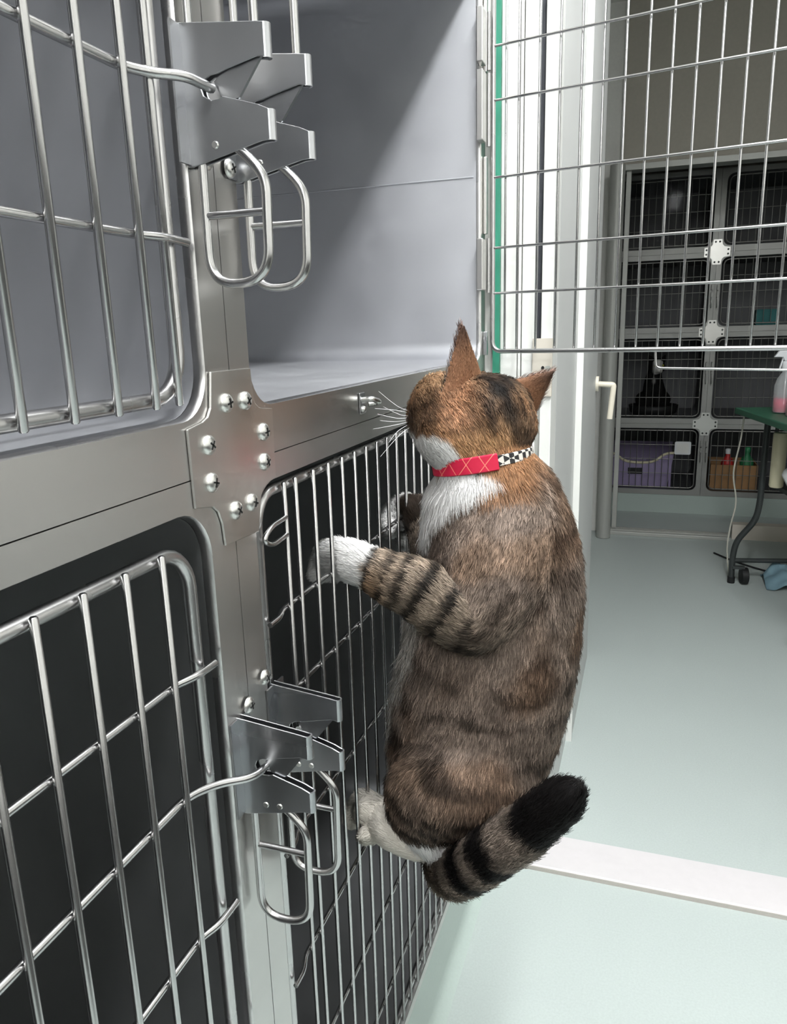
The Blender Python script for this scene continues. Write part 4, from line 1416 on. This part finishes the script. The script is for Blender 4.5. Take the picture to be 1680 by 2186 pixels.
# cardboard box with odds and ends in the bottom right far cage
cb = thing('cardboard_box', 'open brown cardboard box in the bottom right far cage', 'box', (0.75, FC + 0.2, -0.914))
kx0, kx1, ky0, ky1, kz0, kz1 = 0.625, 0.865, FC + 0.05, FC + 0.32, -0.9135, -0.775
MB().box(kx0, kx1, ky0, ky0 + 0.005, kz0, kz1).build('front_wall', M['card'], cb)
MB().box(kx0, kx1, ky1 - 0.005, ky1, kz0, kz1).build('rear_wall', M['card'], cb)
for a in (kx0, kx1 - 0.005):
    MB().box(a, a + 0.005, ky0 + 0.005, ky1 - 0.005, kz0, kz1).build('side_wall', M['card'], cb)
MB().box(kx0 + 0.005, kx1 - 0.005, ky0 + 0.005, ky1 - 0.005, kz0, kz0 + 0.006).build('base', M['card'], cb)


def bottle(name, label, x, y, z, m, h=0.17, r=0.028, cap=None):
    t = thing(name, label, 'bottle', (x, y, z))
    MB().lathe([(r * 0.9, 0), (r, 0.006), (r, h * 0.62), (r * 0.75, h * 0.74), (r * 0.36, h * 0.82), (r * 0.36, h * 0.88)], 14, (x, y, z)).build('body', m, t, smooth=True)
    MB().lathe([(r * 0.42, h * 0.88), (r * 0.45, h), (r * 0.2, h * 1.02)], 12, (x, y, z)).build('cap', cap or M['whitep'], t, smooth=True)
    return t


bottle('plastic_bottle', 'red bottle standing in the cardboard box in the far cage', 0.715, FC + 0.12, kz0 + 0.0065, M['red'], 0.21, 0.034)
bottle('plastic_bottle', 'green bottle standing in the cardboard box in the far cage', 0.815, FC + 0.13, kz0 + 0.0065, M['greenp'], 0.22, 0.036, M['greenp'])
MB_t = tag(link('teal_case', MB().prism(rrect(0.79, 0.90, -0.0245, 0.055, 0.01, 3), lambda a, b, d: (a, d, b), FC + 0.06, FC + 0.16).mesh('teal_case', M['teal'])),
           'small teal case in the third lowest right far cage', 'case')

# black and white cat sitting in a dark tray, second lowest left far cage
fz = -0.5125
bed = thing('cat_bed', 'low dark tray under the black and white cat', 'tray', (0.30, FC + 0.22, fz))
MB().lathe([(0.105, 0.0), (0.13, 0.015), (0.137, 0.055), (0.128, 0.055), (0.12, 0.02), (0.02, 0.014)], 24, (0.305, FC + 0.2, fz)).build('rim', M['black_plastic'], bed, smooth=True)
fb = Body()
cx, cy = 0.305, FC + 0.20
fb.tube('body', [((cx + 0.01, cy + 0.05, fz + 0.085), 0.068), ((cx, cy + 0.02, fz + 0.13), 0.062), ((cx - 0.005, cy - 0.01, fz + 0.185), 0.050), ((cx - 0.005, cy - 0.02, fz + 0.235), 0.036)], k=0.02)
fb.tube('head', [((cx + 0.005, cy - 0.03, fz + 0.275), 0.044), ((cx + 0.014, cy - 0.05, fz + 0.272), 0.040)], k=0.015)
fb.tube('muzzle', [((cx + 0.026, cy - 0.082, fz + 0.260), 0.020)] * 2, k=0.012)
fb.tube('ear', [((cx - 0.022, cy - 0.03, fz + 0.305), 0.018), ((cx - 0.034, cy - 0.03, fz + 0.335), 0.005)], k=0.006)
fb.tube('ear', [((cx + 0.036, cy - 0.03, fz + 0.305), 0.018), ((cx + 0.050, cy - 0.03, fz + 0.333), 0.005)], k=0.006)
for sx in (-0.030, 0.026):
    fb.tube('leg', [((cx + sx, cy - 0.02, fz + 0.16), 0.028), ((cx + sx, cy - 0.045, fz + 0.09), 0.022), ((cx + sx, cy - 0.05, fz + 0.040), 0.018), ((cx + sx, cy - 0.066, fz + 0.034), 0.017)], k=0.010)
    fb.tube('thigh', [((cx + sx * 1.9, cy + 0.04, fz + 0.08), 0.045), ((cx + sx * 1.9, cy - 0.02, fz + 0.045), 0.026)], k=0.014)
fv, fq = fb.mesh(0.0055, smooth=4)
fme = bpy.data.meshes.new('sitting_cat')
fme.from_pydata(fv.tolist(), [], fq.tolist())
fme.polygons.foreach_set('use_smooth', np.ones(len(fme.polygons), bool))
fcol = np.tile(srgb(26, 25, 25), (len(fv), 1))
bib = smooth01(-(fv[:, 1] - (cy - 0.058)), 0, 0.006) * smooth01(-np.abs(fv[:, 0] - cx - 0.012), -0.030, -0.018) * smooth01(fv[:, 2], fz + 0.13, fz + 0.15)
fcol = mix(fcol, srgb(225, 222, 218), bib)
fa = fme.color_attributes.new('coat', 'FLOAT_COLOR', 'POINT')
fa.data.foreach_set('color', np.c_[fcol, np.ones(len(fcol))].astype(np.float32).ravel())
fme.materials.append(skin)
fco = bpy.data.objects.new('sitting_cat', fme)
COL.objects.link(fco)
tag(fco, 'black and white cat sitting in the second lowest left far cage', 'cat')
for sx in (0.000, 0.040):
    MB().lathe([(0.001, -0.006), (0.0045, -0.004), (0.006, 0), (0.0045, 0.004), (0.001, 0.006)], 10, (cx + sx, cy - 0.086, fz + 0.281)).build('eye', mat('far_cat_eye', (170, 170, 70), 0.1), fco, smooth=True)

# ------------------------------------------------------------------ folding trolley table in the back room
tb = thing('trolley_table', 'green topped trolley table on bent charcoal tube legs', 'table', (0.95, 2.9, FLOOR_Z))
e_far, e_near = np.array((0.600, 3.235)), np.array((0.745, 2.500))
dv = (e_near - e_far) / np.linalg.norm(e_near - e_far)
nv_ = np.array((-dv[1], dv[0]))
TZ = -0.332
W_ = 0.52


def tp(a, b, z):
    p = e_far + dv * a + nv_ * b
    return (p[0], p[1], z)


Lt = 0.80
MB().add([tp(a, b, z) for z in (TZ - 0.024, TZ) for a, b in ((0, 0), (Lt, 0), (Lt, W_), (0, W_))],
         [(0, 1, 2, 3), (4, 5, 6, 7), (0, 1, 5, 4), (1, 2, 6, 5), (2, 3, 7, 6), (3, 0, 4, 7)]).build('table_top', M['green_top'], tb, bevel=0.004)
for a, ins in ((0.03, 0.06), (Lt - 0.11, 0.06)):
    for far in (False, True):
        b0 = ins if not far else W_ - ins
        k = 1 if not far else -1
        top = np.array(tp(a + 0.04, b0 + 0.045 * k, TZ - 0.024))
        pts = [top, np.array(tp(a + 0.04, b0 + 0.042 * k, -0.70)), np.array(tp(a + 0.03, b0 + 0.036 * k, -0.775)), np.array(tp(a, b0 - 0.022 * k, -0.872)), np.array(tp(a - 0.005, b0 - 0.030 * k, -0.935)), np.array(tp(a, b0 - 0.030 * k, FLOOR_Z + 0.020))]
        lg = MB().tube(fillet(pts, 0.045, 5), 0.0120, 10).build('leg', M['dark_steel'], tb, smooth=True)
        foot = pts[-1]
        MB().tube([foot + np.array([0, 0, 0.006]), foot + np.array([0, 0, -0.0195])], 0.0145, 12).build('rubber_foot', M['black_plastic'], lg, smooth=True)
        cs = foot + np.array([0.046, -0.008, 0.016])
        MB().tube([cs + np.array([-0.012, 0, 0]), cs + np.array([0.012, 0.004, 0])], 0.034, 16).build('caster_wheel', M['black_plastic'], lg, smooth=True)
        MB().box(foot[0], cs[0], cs[1] - 0.010, cs[1] + 0.010, cs[2] + 0.028, cs[2] + 0.040).build('caster_bracket', M['dark_steel'], lg)
    MB().tube([tp(a - 0.004, ins - 0.03, -0.955), tp(a - 0.004, W_ - ins + 0.03, -0.955)], 0.010, 8).build('stretcher', M['dark_steel'], tb, smooth=True)
MB().tube([tp(0.05, W_ / 2, -0.955), tp(Lt - 0.10, W_ / 2, -0.955)], 0.010, 8).build('stretcher', M['dark_steel'], tb, smooth=True)
SZ = -0.6099
MB().add([tp(a, b, z) for z in (SZ - 0.016, SZ) for a, b in ((0.09, 0.12), (Lt - 0.12, 0.12), (Lt - 0.12, W_ - 0.12), (0.09, W_ - 0.12))],
         [(0, 1, 2, 3), (4, 5, 6, 7), (0, 1, 5, 4), (1, 2, 6, 5), (2, 3, 7, 6), (3, 0, 4, 7)]).build('lower_shelf', M['dark_steel'], tb)
for a in (0.10, Lt - 0.13):
    for b in (0.13, W_ - 0.13):
        MB().tube([tp(a, b, SZ - 0.004), tp(a, b, TZ - 0.02)], 0.007, 8).build('shelf_rod', M['dark_steel'], tb, smooth=True)


def spray(x, y, z, label, h=0.16):
    t = thing('spray_bottle', label, 'spray bottle', (x, y, z), 'spray bottles on the green table')
    MB().lathe([(0.034, 0.002), (0.036, 0.006), (0.036, h * 0.62), (0.028, h * 0.78), (0.013, h * 0.92), (0.013, h)], 16, (x, y, z)).build('body', M['clear'], t, smooth=True)
    MB().lathe([(0.031, 0.004), (0.0335, 0.007), (0.0335, 0.052), (0.030, 0.053)], 16, (x, y, z)).build('liquid', M['pink'], t, smooth=True)
    MB().tube([(x, y, z + 0.015), (x, y, z + h)], 0.0035, 6).build('dip_tube', M['whitep'], t, smooth=True)
    MB().lathe([(0.016, h), (0.016, h + 0.022), (0.012, h + 0.026)], 12, (x, y, z)).build('collar_nut', M['whitep'], t, smooth=True)
    MB().prism([(-0.045, h + 0.040), (-0.030, h + 0.062), (0.022, h + 0.066), (0.030, h + 0.050), (0.012, h + 0.026), (-0.010, h + 0.026), (-0.016, h + 0.040)], lambda a, b, d: (x + a, d, z + b), y - 0.011, y + 0.011).build('spray_head', M['whitep'], t, bevel=0.003)
    MB().prism([(-0.016, h + 0.040), (-0.012, h + 0.040), (-0.020, h + 0.000), (-0.026, h - 0.004)], lambda a, b, d: (x + a, d, z + b), y - 0.006, y + 0.006).build('trigger', M['whitep'], t)


spray(0.742, 3.05, TZ + 0.0005, 'leftmost clear spray bottle with pink liquid on the green table')
spray(0.768, 2.93, TZ + 0.0005, 'clear spray bottle with pink liquid, nearer the camera on the green table')

# white scoop lying on the lower shelf, pale roll behind it
sc = thing('feed_scoop', 'white plastic scoop tipped on the table shelf', 'scoop', (0.80, 2.90, SZ))
vs, fs = [], []
n = 20
for (rr, hh) in ((0.034, 0.0), (0.046, 0.012), (0.066, 0.13), (0.062, 0.13), (0.040, 0.012), (0.030, 0.006)):
    for i in range(n):
        a = 2 * math.pi * i / n
        vs.append((rr * math.cos(a), rr * math.sin(a), hh))
for j in range(5):
    for i in range(n):
        fs.append((j * n + i, j * n + (i + 1) % n, (j + 1) * n + (i + 1) % n, (j + 1) * n + i))
fs += [tuple(range(n)), tuple(5 * n + i for i in range(n))]
R_ = Matrix.Translation((0.752, 2.90, SZ + 0.045)) @ Matrix.Rotation(math.radians(62), 4, 'Y')
MB().add([R_ @ Vector(v) for v in vs], fs).build('bowl', M['whitep'], sc, angle=40)
MB().tube([R_ @ Vector(v) for v in ((-0.055, 0, 0.10), (-0.10, 0, 0.13), (-0.15, 0, 0.15))], 0.009, 8).build('handle', M['whitep'], sc, smooth=True)
rp = (0.7437, 3.0500, -0.5385)
rl = tag(link('paper_roll', MB().tube([(rp[0], 3.05, SZ + 0.0005), (rp[0], 3.05, SZ + 0.006), (rp[0], 3.05, SZ + 0.20), (rp[0], 3.05, SZ + 0.205)], [0.022, 0.025, 0.025, 0.022], 20).mesh('paper_roll', M['cream'], smooth=True)),
         'pale paper roll standing on the table shelf behind the scoop', 'paper roll')

# cables and cloth around the table
tag(link('power_cable', MB().tube(spline([(0.640, 3.255, TZ - 0.002), (0.634, 3.262, -0.46), (0.618, 3.27, -0.60), (0.636, 3.27, -0.72), (0.622, 3.27, -0.83), (0.618, 3.27, -0.93), (0.640, 3.27, FLOOR_Z + 0.005), (0.70, 3.30, FLOOR_Z + 0.0045)], 6), 0.0035, 6).mesh('power_cable', M['cable'], smooth=True)),
    'pale cable hanging from the table edge to the floor', 'cable')
tag(link('floor_cable', MB().tube(spline([(0.60, 3.62, FLOOR_Z + 0.005), (0.68, 3.50, FLOOR_Z + 0.005), (0.80, 3.38, FLOOR_Z + 0.005), (0.92, 3.30, FLOOR_Z + 0.005)], 6), 0.004, 6).mesh('floor_cable', M['blackcable'], smooth=True)),
    'black cable lying on the floor behind the table', 'cable')
# crumpled pale blue cloth
gx, gy = np.meshgrid(np.linspace(-1, 1, 22), np.linspace(-1, 1, 22), indexing='ij')
cp = np.c_[gx.ravel() * 0.085, gy.ravel() * 0.10, np.zeros(gx.size)]
hgt = (vnoise(cp + 3, 22, 4) * 0.085 + vnoise(cp + 9, 50, 8) * 0.03) * np.clip(1.15 - (gx.ravel() ** 2 + gy.ravel() ** 2) * 0.75, 0.06, 1)
cp[:, 2] = hgt
cvs = cp + np.array([0.845, 3.24, FLOOR_Z + 0.001])
bot = cvs.copy()
bot[:, 2] = FLOOR_Z + 0.0005
nn = 22
fs = [(i * nn + j, i * nn + j + 1, (i + 1) * nn + j + 1, (i + 1) * nn + j) for i in range(nn - 1) for j in range(nn - 1)]
tag(link('cleaning_cloth', MB().add(cvs, fs).mesh('cleaning_cloth', M['blue'], smooth=True)), 'crumpled pale blue cloth on the floor under the table', 'cloth')
# beige skirting box on the floor behind the table
struct(MB().box(0.70, 1.75, 3.90, 3.96, FLOOR_Z, FLOOR_Z + 0.075).build('baseboard_partition', M['beige']), 'beige skirting behind the table')
